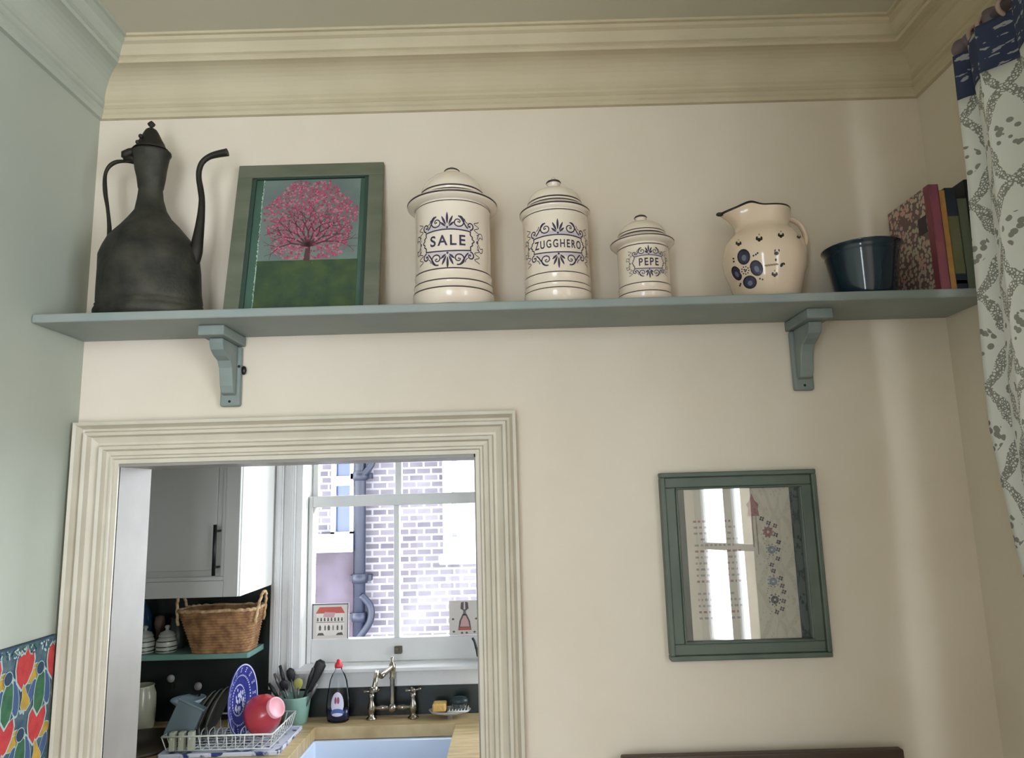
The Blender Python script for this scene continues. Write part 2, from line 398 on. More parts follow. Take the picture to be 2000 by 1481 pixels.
# dark splash walling
CT = .90
zcb = at(370, 1168, .63).z
w = MB(); w.box((KX0+.001, K-.009, CT+.001), (cx0-.002, K-.001, zcb+.05)); tag(w.build('backsplash', SPLASH), 'dark tiled backsplash behind the teal shelf and dish rack', 'backsplash')
w = MB(); w.box((cx0, K-.014, CT+.001), (KX1-.001, K-.001, zs0)); tag(w.build('backsplash', SPLASH), 'dark green tiled strip below the kitchen window sill', 'backsplash')

# ---- wall cabinet
yf = .63
A = at(464, 1167, yf); B = at(466, 1160, K)
cxr = A.x; cz0 = A.z
t = thing('wall_cabinet', (cxr-.25, K, cz0), 'pale grey wall cabinet left of the kitchen window', 'cabinet')
MB().box((cxr-.52, yf+.02, cz0), (cxr, K-.001, 2.25)).build('body', WHITEK, t, bevel=.002)  # whiter than the door: window light on the side is put into the colour
w = MB(); dx0, dx1 = cxr-.518, cxr-.002; dz0, dz1 = cz0+.002, 2.248
pr = at(430, 1100, yf).x; pb = at(370, 1128, yf).z      # inner field edges
w.box((dx0, yf+.015, dz0), (dx1, yf+.0195, dz1)); w.box((dx0+.095, yf+.009, pb+.02), (pr-.02, yf+.015, dz1-.095)); 
w.box((dx0, yf, dz0), (dx0+.075, yf+.015, dz1)); w.box((pr+.012, yf, dz0), (dx1, yf+.015, dz1)); w.box((dx0+.075, yf, dz0), (pr+.012, yf+.015, pb-.014)); w.box((dx0+.075, yf, dz1-.075), (pr+.012, yf+.015, dz1))
w.box((dx0+.075, yf+.004, pb-.014), (pr+.012, yf+.015, pb)); w.box((pr, yf+.004, pb), (pr+.012, yf+.015, dz1-.075))
d = w.build('door', CAB, t, bevel=.002)
ha, hb = at(421, 1025, yf-.03), at(416, 1125, yf-.03)
hx = (ha.x+hb.x)/2
w = MB(); w.tube([(hx, yf-.03, hb.z), (hx, yf-.03, ha.z)], .006, 12)
for z in (ha.z-.022, hb.z+.026): w.tube([(hx, yf-.03, z), (hx+.004, yf+.004, z)], .004, 8)
w.build('handle', BLK, d)

# ---- teal shelf
a = at(485, 1275, .83); zt = a.z; shx = a.x
shb = at(485, 1286, .83).z
w = MB(); w.prism([(KX0, .83), (shx-.004, .83), (shx+.002, .836), (shx+.002, K-.01), (KX0, K-.01)], 'z', shb, zt)
t = tag(w.build('wall_shelf', TEAL, bevel=.002), 'teal painted shelf below the wall cabinet, holding the woven basket', 'shelf')
TZ = zt
# mug hooks/knobs below shelf
for i, (px, py) in enumerate(((335, 1325), (388, 1340))):
    p = at(px, py, .975)
    c = thing('wall_hook', (p.x, K-.009, p.z), ['pale round knob hook on the dark backsplash, the higher left one', 'pale round knob hook on the dark backsplash, the lower right one'][i], 'hook', 'knob hooks under the teal shelf')
    m = MB().lathe((0,0), [(.004,0),(.004,.012),(.012,.016),(.015,.022),(.011,.028),(0,.030)], 20)
    m.xf(Matrix.Rotation(PI/2, 4, 'X')); m.xf(Matrix.Translation(Vector((p.x, K-.0085, p.z))))
    m.build('knob', mat('pale_knob', (150,146,140), .4), c)
    MB().box((p.x-.004, K-.0165, p.z-.045), (p.x+.004, K-.0085, p.z-.006)).build('hook', SCREW, c)

# ---- wicker basket
def basket():
    a = at(345, 1190, .84); b = at(485, 1292, .84)
    top = at(500, 1188, .86).z; zb = TZ
    xl0, xr0 = at(345, 1200, .84).x, at(513, 1190, .90).x
    xl1, xr1 = at(372, 1280, .84).x, at(490, 1275, .86).x
    t = thing('storage_basket', ((xl0+xr0)/2, .885, zb), 'woven seagrass basket with loop handles on the teal shelf', 'basket')
    rows = 16; n = 96; mb = MB(); o = 0
    def ring(z, r_):
        f = (z-zb)/(top-zb); cx = lerp((xl1+xr1)/2, (xl0+xr0)/2, f); ax = lerp((xr1-xl1)/2, (xr0-xl0)/2, f); ay = lerp(.070, .082, f); cy = .89
        out = []
        for k in range(n):
            q = 2*PI*k/n; c_, s_ = math.cos(q), math.sin(q); e = .45
            x = math.copysign(abs(c_)**e, c_)*(ax+r_(k)); y = math.copysign(abs(s_)**e, s_)*(ay+r_(k))
            out.append(Vector((cx+x, cy+y, z)))
        return out
    vs = []
    for i in range(rows*4+1):
        z = zb + (top-zb)*i/(rows*4)
        ph = (i//4) % 2
        am = math.sin(PI*((i % 4)/4))
        vs.append(ring(z, lambda k: -.004+.005*am*(.35+.65*abs(math.sin((k/n*2*PI)*12 + ph*PI/2)))))
    for i in range(rows*4, -1, -8):
        z = zb+.006 + (top-zb-.006)*i/(rows*4)
        vs.append(ring(z, lambda k: -.013))
    for r_ in vs: mb.v += r_
    for i in range(len(vs)-1):
        for k in range(n):
            k2 = (k+1) % n; mb.f.append([i*n+k, i*n+k2, (i+1)*n+k2, (i+1)*n+k]); mb.mi.append(0); mb.sm.append(True)
    mb.f.append(list(range(n))[::-1]); mb.mi.append(0); mb.sm.append(False)
    mb.f.append([(len(vs)-1)*n+k for k in range(n)]); mb.mi.append(0); mb.sm.append(False)
    mb.build('body', WICK, t)
    rim = MB(); rr = ring(top, lambda k: -.003); rim.tube([v+Vector((0,0,.002*math.sin(i*1.3))) for i, v in enumerate(rr)], .006, 8, closed=True); rim.build('rim', WICKL, t)
    for sx in (-1, 1):
        x = xr0-.004 if sx > 0 else xl0+.004
        h = MB(); pts = smoothpath([(x-.002*sx, .84, top-.05), (x+.005*sx, .845, top+.0), (x+.012*sx, .862, top+.045), (x+.014*sx, .885, top+.056), (x+.012*sx, .908, top+.045), (x+.005*sx, .925, top+.0), (x-.002*sx, .93, top-.05)], 6)
        h.tube([p+Vector((.0015*math.sin(i*1.9), .0015*math.cos(i*1.9), 0)) for i, p in enumerate(pts)], .0055, 8)
        h.build('handle', WICKL, t)
    # folded cloths peeping out of the basket
basket()

# ---- crockery on the teal shelf, left of the basket
def cup_stack(px, label, y=.875):
    p = at(px, 1290, y); x = p.x; t = thing('lidded_pot', (x, y, TZ), label, 'pot', 'patterned pots on the teal shelf')
    b = MB(); z = TZ
    b.lathe((x,y), [(.030,z),(.036,z+.004),(.038,z+.008,1),(.036,z+.012),(.037,z+.018),(.039,z+.022,1),(.037,z+.026),(.035,z+.040,1),(.034,z+.044),(.026,z+.056),(.026,z+.056)], 36)
    b.build('body', [mat('pale_pot_glaze', (176,180,168), .25), mat('dark_pot_band', (40,46,44), .3)], t)
    l = MB(); l.lathe((x,y), [(.028,z+.056),(.029,z+.060),(.022,z+.072),(.006,z+.078),(.006,z+.084),(.010,z+.090),(.006,z+.096),(0,z+.097)], 30)
    l.build('lid', mat('pot_lid_glaze', (150,154,146), .25), t)
cup_stack(281, 'banded pot with lid, leftmost on the teal shelf')
cup_stack(324, 'banded pot with lid between the leftmost pot and the basket')
p = at(302, 1290, .93)
w = MB(); w.lathe((p.x, .955), [(.018,TZ),(.018,TZ+.008),(.010,TZ+.02),(.012,TZ+.06),(.020,TZ+.09),(.016,TZ+.115),(.0,TZ+.12)], 24)
tag(w.build('pepper_mill', mat('dark_wood_mill', (92,70,58), .5)), 'dark wooden mill standing between the two banded pots', 'pepper mill')
p = at(278, 1230, .955)
t = thing('glass_bottle', (p.x, .945, TZ), 'tall dark blue glass bottle at the left end of the teal shelf', 'bottle')
MB().lathe((p.x,.945), [(.034,TZ),(.037,TZ+.006),(.037,TZ+.11),(.030,TZ+.14),(.013,TZ+.165),(.012,TZ+.19),(.015,TZ+.192),(.015,TZ+.198)], 32).build('body', mat('blue_glass', (30,60,84), .12, coat=.5), t)
MB().lathe((p.x,.945), [(.010,TZ+.198),(.011,TZ+.212),(.0,TZ+.213)], 20).build('stopper', SCREW, t)
p = at(352, 1240, .95)
t = thing('jug', (p.x, .95, TZ), 'dark grey green jug in shadow behind the basket', 'jug')
MB().lathe((p.x-.012,.955), [(.026,TZ),(.034,TZ+.02),(.036,TZ+.05),(.028,TZ+.08),(.024,TZ+.10),(.027,TZ+.11),(.024,TZ+.11),(.02,TZ+.08)], 30).build('body', mat('grey_green_glaze', (60,68,60), .4), t)
MB().tube(smoothpath([(p.x+.012,.955,TZ+.10),(p.x+.028,.955,TZ+.09),(p.x+.030,.955,TZ+.05),(p.x+.018,.955,TZ+.035)],5), .004, 8).build('handle', mat('grey_green_glaze_handle', (60,68,60), .4), t)

# ---- worktop with sink cut-out
CX0, CX1, CY0, CY1 = -.740, -.235, .47, .868
def quadring(mb, outer, inner, z0, z1):
    o = len(mb.v)
    for z in (z0, z1):
        for (x, y) in outer+inner: mb.v.append(Vector((x,y,z)))
    for i in range(4):
        j = (i+1) % 4
        for f in ([o+8+i, o+8+j, o+12+j, o+12+i], [o+i, o+4+i, o+4+j, o+j], [o+i, o+j, o+8+j, o+8+i], [o+4+i, o+12+i, o+12+j, o+4+j]):
            mb.f.append(f); mb.mi.append(0); mb.sm.append(False)
w = MB(); quadring(w, [(KX0+.001,.36),(KX1-.001,.36),(KX1-.001,K-.015),(KX0+.001,K-.015)], [(CX0,CY0),(CX1,CY0),(CX1,CY1),(CX0,CY1)], CT-.042, CT)
tag(w.build('worktop', WOODT, bevel=.002), 'oiled wooden worktop with a cut-out over the white sink', 'worktop')
w = MB(); quadring(w, [(CX0-.03,CY0-.03),(CX1+.03,CY0-.03),(CX1+.03,CY1+.03),(CX0-.03,CY1+.03)], [(CX0+.0,CY0),(CX1+.006,CY0),(CX1+.006,CY1+.0),(CX0+.0,CY1+.0)], CT-.25, CT-.046)
w.box((CX0-.03,CY0-.03,CT-.27),(CX1+.03,CY1+.03,CT-.25))
t = tag(w.build('kitchen_sink', BASIN, bevel=.006, seg=3), 'white fireclay sink set under the wooden worktop', 'sink')
MB().lathe(((CX0+CX1)/2, .66), [(.0,CT-.2495),(.03,CT-.2495),(.036,CT-.247),(.04,CT-.2497)], 24).build('drain', CHROME, t)
w = MB(); w.box((KX0+.001,.42,0),(CX0-.04,K-.015,CT-.043)); w.box((CX1+.04,.42,0),(KX1-.001,K-.015,CT-.043)); w.box((CX0-.04,.42,0),(CX1+.04,K-.015,CT-.275))
t = tag(w.build('base_cabinet', CAB), 'pale grey base cabinet run carrying the worktop', 'cabinet')

# ---- bridge tap
def tap():
    y = .945; xl = atz(725, 1406, CT).x; xr = atz(807, 1403, CT).x; xc = (xl+xr)/2
    t = thing('kitchen_tap', (xc, y, CT), 'aged nickel bridge tap with cross handles behind the sink', 'tap')
    zb = at(765, 1382, y).z; zv = at(807, 1352, y).z; zt = at(765, 1300, y).z; zf = at(765, 1283, y).z
    for x in (xl, xr):
        m = MB(); m.lathe((x,y), [(.020,CT),(.020,CT+.004),(.012,CT+.010),(.010,CT+.022),(.013,zb-.012),(.015,zb),(.013,zb+.012),(.009,zb+.024),(.009,zv-.016),(.013,zv-.010),(.010,zv-.004),(.008,zv)], 20)
        m.build('pillar', CHROME, t)
        h = MB(); h.lathe((x,y), [(.006,zv),(.009,zv+.004),(.009,zv+.010),(.004,zv+.014),(0,zv+.015)], 16)
        for k in range(4):
            q = k*PI/2+.35; ex, ey = math.cos(q), math.sin(q)
            h.tube([(x,y,zv+.006),(x+ex*.018,y+ey*.018,zv+.007),(x+ex*.024,y+ey*.024,zv+.008),(x+ex*.030,y+ey*.030,zv+.008)], [.003,.003,.005,.0035], 8)
        h.build('cross_handle', CHROME, t)
    m = MB(); m.tube([(xl,y,zb),(xl+.03,y,zb),(xl+.034,y,zb),(xc-.012,y,zb)], [.008,.008,.010,.008], 12); m.tube([(xc+.012,y,zb),(xr-.034,y,zb),(xr-.03,y,zb),(xr,y,zb)], [.008,.010,.008,.008], 12)
    m.sphere((xc,y,zb), .016, 10); m.build('bridge', CHROME, t)
    m = MB(); m.lathe((xc,y), [(.008,zb),(.009,zb+.02),(.0075,zb+.04),(.009,zt-.05),(.012,zt-.045),(.009,zt-.035),(.012,zt-.012),(.013,zt),(.008,zt+.010),(.004,zt+.014),(.007,zf-.006),(.004,zf),(0,zf+.001)], 18)
    m.build('riser', CHROME, t)
    e = at(737, 1318, y-.10); f = at(731, 1345, y-.14)
    pts = smoothpath([(xc,y,zt-.004), (lerp(xc,e.x,.55), y-.06, lerp(zt,e.z,.55)-.012), (lerp(xc,e.x,.78), y-.075, e.z-.012), (lerp(xc,e.x,1.02), y-.10, e.z+.008), (f.x+.004, y-.13, e.z-.006), (f.x, y-.14, f.z+.004), (f.x, y-.14, f.z)], 6)
    m = MB(); m.tube(pts, .0085, 12); m.lathe((f.x,y-.14), [(.0085,f.z+.006),(.013,f.z+.002),(.013,f.z-.010),(.009,f.z-.012),(.007,f.z-.010)], 16)
    m.build('spout', CHROME, t)
tap()

# ---- washing-up bottle
def bottle():
    p = atz(662, 1408, CT); x, y = p.x, .925; z = CT; H = at(661, 1303, y).z
    t = thing('washing_up_bottle', (x,y,z), 'clear washing-up liquid bottle with red cap left of the tap', 'bottle')
    h = H-z
    prof = [(.030,0),(.040,.006),(.043,.03),(.044,h*.30),(.040,h*.50),(.036,h*.62),(.032,h*.75),(.024,h*.86),(.013,h*.94),(.012,h)]
    MB().lathe((x,y), [(r,z+q) for r,q in prof], 36, sy=.62).build('body', CLEARP, t)
    lq = [(.027,.004),(.037,.009),(.040,.03),(.0405,h*.24)]
    MB().lathe((x,y), [(r*.97,z+q) for r,q in lq], 36, sy=.60).build('liquid', mat('dark_blue_liquid', (14,28,66), .15, coat=.4), t)
    m = MB(); m.lathe((x,y), [(.014,H-.002),(.015,H+.004),(.014,H+.012),(.008,H+.018),(.007,H+.026),(0,H+.028)], 20); m.build('cap', mat('red_cap', (200,52,64), .35), t)
    # label on the front: pale oval with a blue foot and rose marks
    m = MB()
    def pt(u, v, o=.001):
        a = u/.044; zz = z+v; r = interp([(b+z, a_) for a_, b in prof], zz)
        return (x+(r+o)*math.sin(a), y-(r+o)*.62*math.cos(a), zz)
    def patch(cu, cv, ru, rv, mi, o, n=24, half=None):
        c = [pt(cu, cv, o)]; ring_ = []
        for k in range(n):
            q = 2*PI*k/n; ring_.append(pt(cu+ru*math.cos(q)*.5, cv+rv*math.sin(q)*.5, o))
        out = [pt(cu+ru*math.cos(2*PI*k/n), cv+rv*math.sin(2*PI*k/n), o) for k in range(n)]
        m.add(c+ring_+out, [(0,1+k,1+(k+1)%n) for k in range(n)]+[(1+k,1+n+k,1+n+(k+1)%n,1+(k+1)%n) for k in range(n)], mi)
    patch(.003, h*.36, .024, .040, 0, .0012); patch(.003, h*.20, .024, .014, 1, .0016); patch(-.004, h*.42, .004, .012, 2, .0018); patch(.006, h*.42, .005, .012, 2, .0018); patch(.003, h*.165, .020, .006, 0, .002)
    m.build('label', [mat('label_white', (206,204,222), .4), mat('label_blue', (72,98,160), .4), mat('label_rose', (150,70,100), .4)], t)
bottle()

# ---- mint crock with utensils
def crock():
    p = atz(575, 1413, CT); x, y = p.x+.002, .925; z = CT; H = at(575, 1358, y).z
    r0, r1 = .044, .056
    t = thing('utensil_crock', (x,y,z), 'mint green ceramic crock filled with black utensils', 'crock')
    MB().lathe((x,y), [(r0-.006,z),(r0,z+.004),(r1,H-.004),(r1+.001,H),(r1-.004,H),(r0-.004,z+.008),(0,z+.008)], 40).build('body', MINT, t)
    def ut(name, label, cat, bx, by, px, py, dy, kind, m_):
        q = at(px, py, y+dy); a = Vector((x+bx, y+by, z+.02)); b = Vector(q); d = (b-a); L = d.length; dn = d.normalized()
        tt = thing(name, a, label, cat, 'utensils in the mint crock')
        h = MB(); h.tube([a, a+dn*(L*.55), a+dn*(L*.78)], [.003,.0035,.004], 8); 
        h.build('shaft', GREYU if kind != 'handle' else m_, tt)
        hd = MB()
        if kind == 'spoon':
            hd.tube([a+dn*(L*.70), a+dn*(L*.76), a+dn*(L*.86), a+dn*(L*.95), b], [.004,.012,.017,.015,.004], 14, flat=.3, up0=(0,1,0))
        elif kind == 'long':
            hd.tube([a+dn*(L*.42), a+dn*(L*.50), a+dn*(L*.78), a+dn*(L*.94), b], [.005,.014,.020,.021,.010], 14, flat=.25, up0=(0,1,0))
        else:
            hd.tube([a+dn*(L*.6), a+dn*(L*.8), b], [.005,.0075,.005], 10)
        hd.build('head' if kind != 'handle' else 'grip', m_, tt)
    ut('ladle', 'black round ladle head standing upright in the mint crock', 'ladle', .005, .01, 566, 1305, .01, 'spoon', DARKU)
    ut('spatula', 'large black spatula leaning right in the mint crock', 'spatula', .0, .0, 630, 1290, .0, 'long', DARKU)
    ut('serving_spoon', 'black spoon in front of the ladle, low in the crock', 'spoon', .0, -.015, 552, 1328, -.03, 'spoon', DARKU)
    ut('peeler', 'black upright handle left of the ladle in the crock', 'utensil', -.01, .0, 547, 1300, .0, 'handle', DARKU)
    ut('whisk', 'grey handle leaning left in the mint crock', 'utensil', -.012, .008, 536, 1316, .0, 'handle', GREYU)
    ut('tongs', 'dark handle leaning farthest left out of the mint crock', 'utensil', -.012, -.01, 525, 1335, .0, 'handle', DARKU)
    ut('wooden_spoon', 'yellow green spoon in the middle of the crock', 'spoon', .01, .0, 583, 1325, .0, 'spoon', YEL)
    ut('slotted_turner', 'thin dark handle under the large spatula', 'utensil', .01, -.012, 612, 1305, -.02, 'handle', DARKU)
    ut('butter_knife', 'grey handle leaning low right in the crock', 'utensil', .022, -.016, 619, 1336, -.03, 'handle', GREYU)
crock()

# ---- soap dish with sponge and brush
p = atz(880, 1400, CT); x, y = p.x, .925
t = thing('soap_dish', (x,y,CT), 'pale oblong soap dish on small feet right of the tap', 'dish')
m = MB(); m.lathe((x,y), [(.010,CT),(.010,CT+.012),(.030,CT+.014),(.070,CT+.024),(.078,CT+.032),(.074,CT+.032),(.060,CT+.024),(0,CT+.022)], 40, sy=.55); m.build('bowl', mat('pale_dish', (168,164,158), .3), t)
m = MB()
for k in range(7): m.tube([(x-.0+k*.011,y-.035,CT+.033),(x-.0+k*.011,y+.035,CT+.033)], .0022, 6)
m.tube([(x-.005,y-.036,CT+.034),(x+.07,y-.036,CT+.034)], .0025, 6); m.build('grid', WIRE, t)
m = MB(); m.box((x-.062,y-.028,CT+.030),(x-.012,y+.026,CT+.058)); m.build('sponge', mat('yellow_sponge', (206,168,96), .9, bump=.6, bscale=120), base=(x-.037,y,CT+.030), bevel=.006)
tag(bpy.data.objects['sponge'], 'yellow sponge lying on the left of the soap dish', 'sponge')
t = thing('scrubbing_brush', (x+.035,y,CT+.037), 'dark scrubbing brush lying on the right of the soap dish', 'brush')
MB().lathe((x+.035,y), [(.020,CT+.050),(.033,CT+.054),(.034,CT+.064),(.024,CT+.074),(0,CT+.076)], 28, sy=.7).build('block', mat('dark_brush_block', (22,40,44), .4), t)
m = MB()
for k in range(60):
    q = random.uniform(0,2*PI); rr = .028*math.sqrt(random.random()); bx_, by_ = x+.035+rr*math.cos(q), y+.7*rr*math.sin(q)
    m.tube([(bx_,by_,CT+.037),(bx_,by_,CT+.052)], .0012, 4)
tag(m.build('bristles', mat('grey_bristle', (120,122,120), .8), t), kind='stuff')

# black pointed utensil by the right end of window
a = at(922, 1246, .93); b = at(931, 1284, .93)
t = thing('spatula', (a.x+.01,.93,b.z), 'black pointed utensil hanging on the sill right of the window', 'utensil')
m = MB(); m.tube(smoothpath([(a.x,.93,a.z),(a.x+.008,.93,a.z-.012),(a.x+.014,.93,(a.z+b.z)/2),(b.x+.004,.93,b.z)],5), [.002]+[.009]*10+[.007]*4+[.002], 12, flat=.5); m.build('head', BLK, t)
m = MB(); m.tube([(a.x+.014,.93,(a.z+b.z)/2),(a.x+.05,.945,b.z-.06),(a.x+.08,.95,b.z-.1)], .005, 8); m.build('handle', BLK, t)

# ---- the two small framed tiles standing on the sash rail
def tile(px0, px1, py0, py1, label, draw, name):
    yy = ys+.012
    a = at(px0, py1, yy); b = at(px1, py0, yy)
    x0, z0, x1, z1 = a.x, gB+.001, b.x, b.z
    t = thing(name, ((x0+x1)/2, yy, z0), label, 'picture')
    MB().box((x0,yy,z0),(x1,yy+.005,z1)).build('panel', mat('tile_face', (206,200,194), .4), t)
    m = MB(); draw(m, x0, z0, x1-x0, z1-z0, yy-.0006)
    m.build('picture', [mat('tile_red', (186,92,80), .6), mat('tile_dark', (96,84,84), .6), mat('tile_pink', (200,160,164), .6), mat('tile_edge', (110,108,112), .5), mat('tile_pale', (222,216,210), .6)], t)
def poly(m, x0, z0, w_, h_, y, pts, mi, lay=0):
    m.prism([(x0+w_*u, z0+h_*v) for u, v in pts], 'y', y-.0004*lay, y+.0005, mi)
def house(m, x0, z0, w_, h_, y):
    P = lambda pts, mi, lay=0: poly(m, x0, z0, w_, h_, y, pts, mi, lay)
    P([(0,.96),(1,.96),(1,1),(0,1)], 3); P([(0,0),(.03,0),(.03,1),(0,1)], 3); P([(.97,0),(1,0),(1,1),(.97,1)], 3)
    P([(.10,.72),(.90,.72),(.80,.90),(.20,.90)], 0); P([(.12,.10),(.88,.10),(.88,.72),(.12,.72)], 4)
    P([(.30,.62),(.60,.60),(.64,.74),(.34,.76)], 2, 1)
    for k in range(8): P([(.13+.095*k,.50),(.13+.095*k+.05,.50),(.13+.095*k+.04,.60),(.13+.095*k+.01,.60)], 1, 1)
    P([(.12,.46),(.88,.46),(.88,.475),(.12,.475)], 1, 1)
    for u, s_ in ((.22,.06),(.36,.04),(.46,.07),(.58,.03),(.70,.05),(.82,.04)): P([(u-s_*.4,.24),(u+s_*.4,.24),(u+s_*.5,.34),(u,.40),(u-s_*.5,.34)], 1, 1)
    P([(.14,.10),(.34,.10),(.30,.17),(.18,.17)], 1, 1); P([(.66,.10),(.86,.10),(.82,.18),(.70,.16)], 1, 1)
def dress(m, x0, z0, w_, h_, y):
    P = lambda pts, mi, lay=0: poly(m, x0, z0, w_, h_, y, pts, mi, lay)
    P([(.28,.14),(.70,.14),(.66,.40),(.56,.60),(.42,.60),(.32,.40)], 1); P([(.34,.24),(.64,.24),(.60,.42),(.52,.56),(.46,.56),(.38,.42)], 2, 1)
    P([(.30,.14),(.68,.14),(.66,.22),(.32,.22)], 0, 2)
    P([(.44,.58),(.54,.58),(.53,.74),(.45,.74)], 3); 
    P([(.36,.76),(.46,.70),(.47,.96),(.38,.94)], 1); P([(.52,.70),(.62,.76),(.60,.94),(.51,.96)], 1)
    for u, v in ((.12,.46),(.86,.46),(.14,.1),(.4,.06),(.55,.06),(.8,.08)): P([(u-.05,v),(u,v-.03),(u+.05,v),(u,v+.04)], 1)
tile(609, 681, 1178, 1250, 'small framed picture of a red roofed house at the window, left corner', house, 'framed_tile')
tile(878, 938, 1172, 1243, 'small pale picture of a pink dress at the window, right corner', dress, 'framed_tile')

# ---- dish rack
def rack():
    a = atz(350, 1475, CT); b = atz(530, 1472, CT)
    x0, x1, y0, y1 = -1.150, -.815, .612, .835
    zt = at(440, 1437, y0-.012).z
    t = thing('dish_rack', ((x0+x1)/2,(y0+y1)/2,CT), 'white wire dish rack beside the red bowl on the worktop', 'dish rack')
    r = .0022; m = MB()
    def rect(z, e=0, rr=r): m.tube([(x0-e,y0-e,z),(x1+e,y0-e,z),(x1+e,y1+e,z),(x0-e,y1+e,z)], rr, 6, closed=True)
    rect(zt, .012, .003); rect(CT+.016)
    n = 13
    for i in range(n):
        f = i/(n-1); x = lerp(x0,x1,f); xt = lerp(x0-.012,x1+.012,f)
        m.tube([(xt,y0-.012,zt),(x,y0,CT+.016),(x,y1,CT+.016),(xt,y1+.012,zt)], .0019, 6)
    for i in range(1, 8):
        f = i/8; y = lerp(y0,y1,f)
        m.tube([(x1+.012,lerp(y0-.012,y1+.012,f),zt),(x1,y,CT+.016),(x0,y,CT+.016),(x0-.012,lerp(y0-.012,y1+.012,f),zt)], .0019, 6)
    for i in range(8):
        x = lerp(x0+.03,x1-.12,i/7)
        m.tube(smoothpath([(x,y0+.06,CT+.016),(x,y0+.07,CT+.05),(x+.004,y0+.09,CT+.058),(x,y0+.11,CT+.05),(x,y0+.12,CT+.016)],3), .0019, 6)
    m.build('wire_frame', WIRE, t)
    m = MB(); m.box((x0-.02,y0-.02,CT),(x1+.035,y1+.02,CT+.004)); m.box((x0-.02,y0-.02,CT+.004),(x1+.035,y0-.014,CT+.012)); m.box((x0-.02,y1+.014,CT+.004),(x1+.035,y1+.02,CT+.012)); m.box((x1+.029,y0-.02,CT+.004),(x1+.035,y1+.02,CT+.012)); m.box((x0-.02,y0-.02,CT+.004),(x0-.014,y1+.02,CT+.012))
    m.build('drip_tray', TRAY, t, bevel=.0015)
    return x0,x1,y0,y1,zt
rx0,rx1,ry0,ry1,rzt = rack()
PZ = CT+.019
def plate(cx, cy, R_, az, tilt, label, m0, m1, name='dinner_plate', deco=False, bz=PZ):
    # az: direction the face looks to (0 = +x, negative = towards the viewer); tilt back
    t = thing(name, (cx,cy,bz), label, 'plate', None if deco else 'plates standing in the dish rack')
    prof = [(0,.004),(R_*.55,.004),(R_*.62,.008),(R_*.95,.020),(R_,.023),(R_*.99,.026),(R_*.94,.024),(R_*.62,.0125),(R_*.55,.0085),(0,.0085)]
    m = MB(); m.lathe((0,0), prof, 56, cap=False)
    if deco:
        def ringd(r0, r1, dash=0, zo=0):
            n = 96
            for k in range(n):
                if dash and (k % dash) >= dash/2: continue
                q0, q1 = 2*PI*k/n, 2*PI*(k+1)/n
                vs = []
                for q in (q0,q1):
                    for r_ in (r0,r1): vs.append((r_*math.cos(q), r_*math.sin(q), interp([(0,.0085),(R_*.55,.0085),(R_*.62,.0125),(R_*.94,.024),(R_,.026)], r_)+.0008))
                m.add(vs, [(0,2,3,1)], 1)
        ringd(R_*.955,R_*.99); ringd(R_*.66,R_*.70,2); ringd(R_*.40,R_*.44,3)
        for k in range(16):
            q = 2*PI*k/16
            for j in range(3):
                rr = R_*(.78+.05*j); wv = .10-.03*(j%2); vs = []
                for qq, r_ in ((q-wv*.5,rr),(q+wv*.5,rr),(q+wv*.5,rr+R_*.022),(q-wv*.5,rr+R_*.022)):
                    vs.append((r_*math.cos(qq), r_*math.sin(qq), interp([(R_*.62,.0125),(R_*.94,.024)], r_)+.0009))
                m.add(vs, [(0,1,2,3)], 1)
        for k in range(26):
            q = random.uniform(0,2*PI); rr = R_*.34*math.sqrt(random.random()); s_ = random.uniform(.004,.009); c_ = Vector((rr*math.cos(q), rr*math.sin(q), .0095+k*.00001))
            m.add([c_+Vector((s_*math.cos(a_), .6*s_*math.sin(a_), 0)) for a_ in [2*PI*i/7 for i in range(7)]], [tuple(range(7))], 1)
    rot = Matrix.Rotation(az, 4, 'Z') @ Matrix.Rotation(PI/2 - tilt, 4, 'Y')
    m.xf(rot); zmin = min(v.z for v in m.v)
    m.xf(Matrix.Translation(Vector((cx,cy,bz-zmin))))
    m.build('disc', [m0, m1], t, recalc=not deco)
plate(-.975, .735, .116, -.06, .06, 'large blue and white patterned plate standing in the dish rack', PLATEB, PLATEW, deco=True, name='patterned_plate')
gp = mat('grey_glass_plate', (96,96,92), .25)
plate(-1.068, .755, .082, .05, -.36, 'grey plate standing edge on, next to the patterned plate', gp, gp)
plate(-1.092, .755, .080, .05, -.40, 'grey plate standing edge on, middle one of the three', gp, gp)
plate(-1.116, .755, .078, .05, -.44, 'grey plate standing edge on, leftmost of the three', gp, gp)
# red bowl upside down
def redbowl():
    cx, cy = -.872, .725; R_ = .066
    t = thing('bowl', (cx,cy,PZ), 'red bowl with pink foot lying on its side in the dish rack', 'bowl')
    prof = [(.0,.071,1),(.028,.071,1),(.030,.075,1),(.034,.074,1),(.034,.064),(.035,.062),(.046,.052),(.060,.034),(.067,.012),(.068,0),(.065,0),(.063,.012),(.056,.032),(.042,.048),(0,.060)]
    m = MB(); m.lathe((0,0), [(r*1.0,z*1.18)+tuple(k) for r,z,*k in prof], 48, cap=False)
    ax = Vector((.78,-.42,.42)).normalized(); q = Vector((0,0,1)).rotation_difference(ax)
    m.xf(q.to_matrix().to_4x4()); zmin = min(v.z for v in m.v); m.xf(Matrix.Translation(Vector((cx-.02,cy+.01,PZ-zmin))))
    m.build('shell', [REDM, PINKM], t)
redbowl()
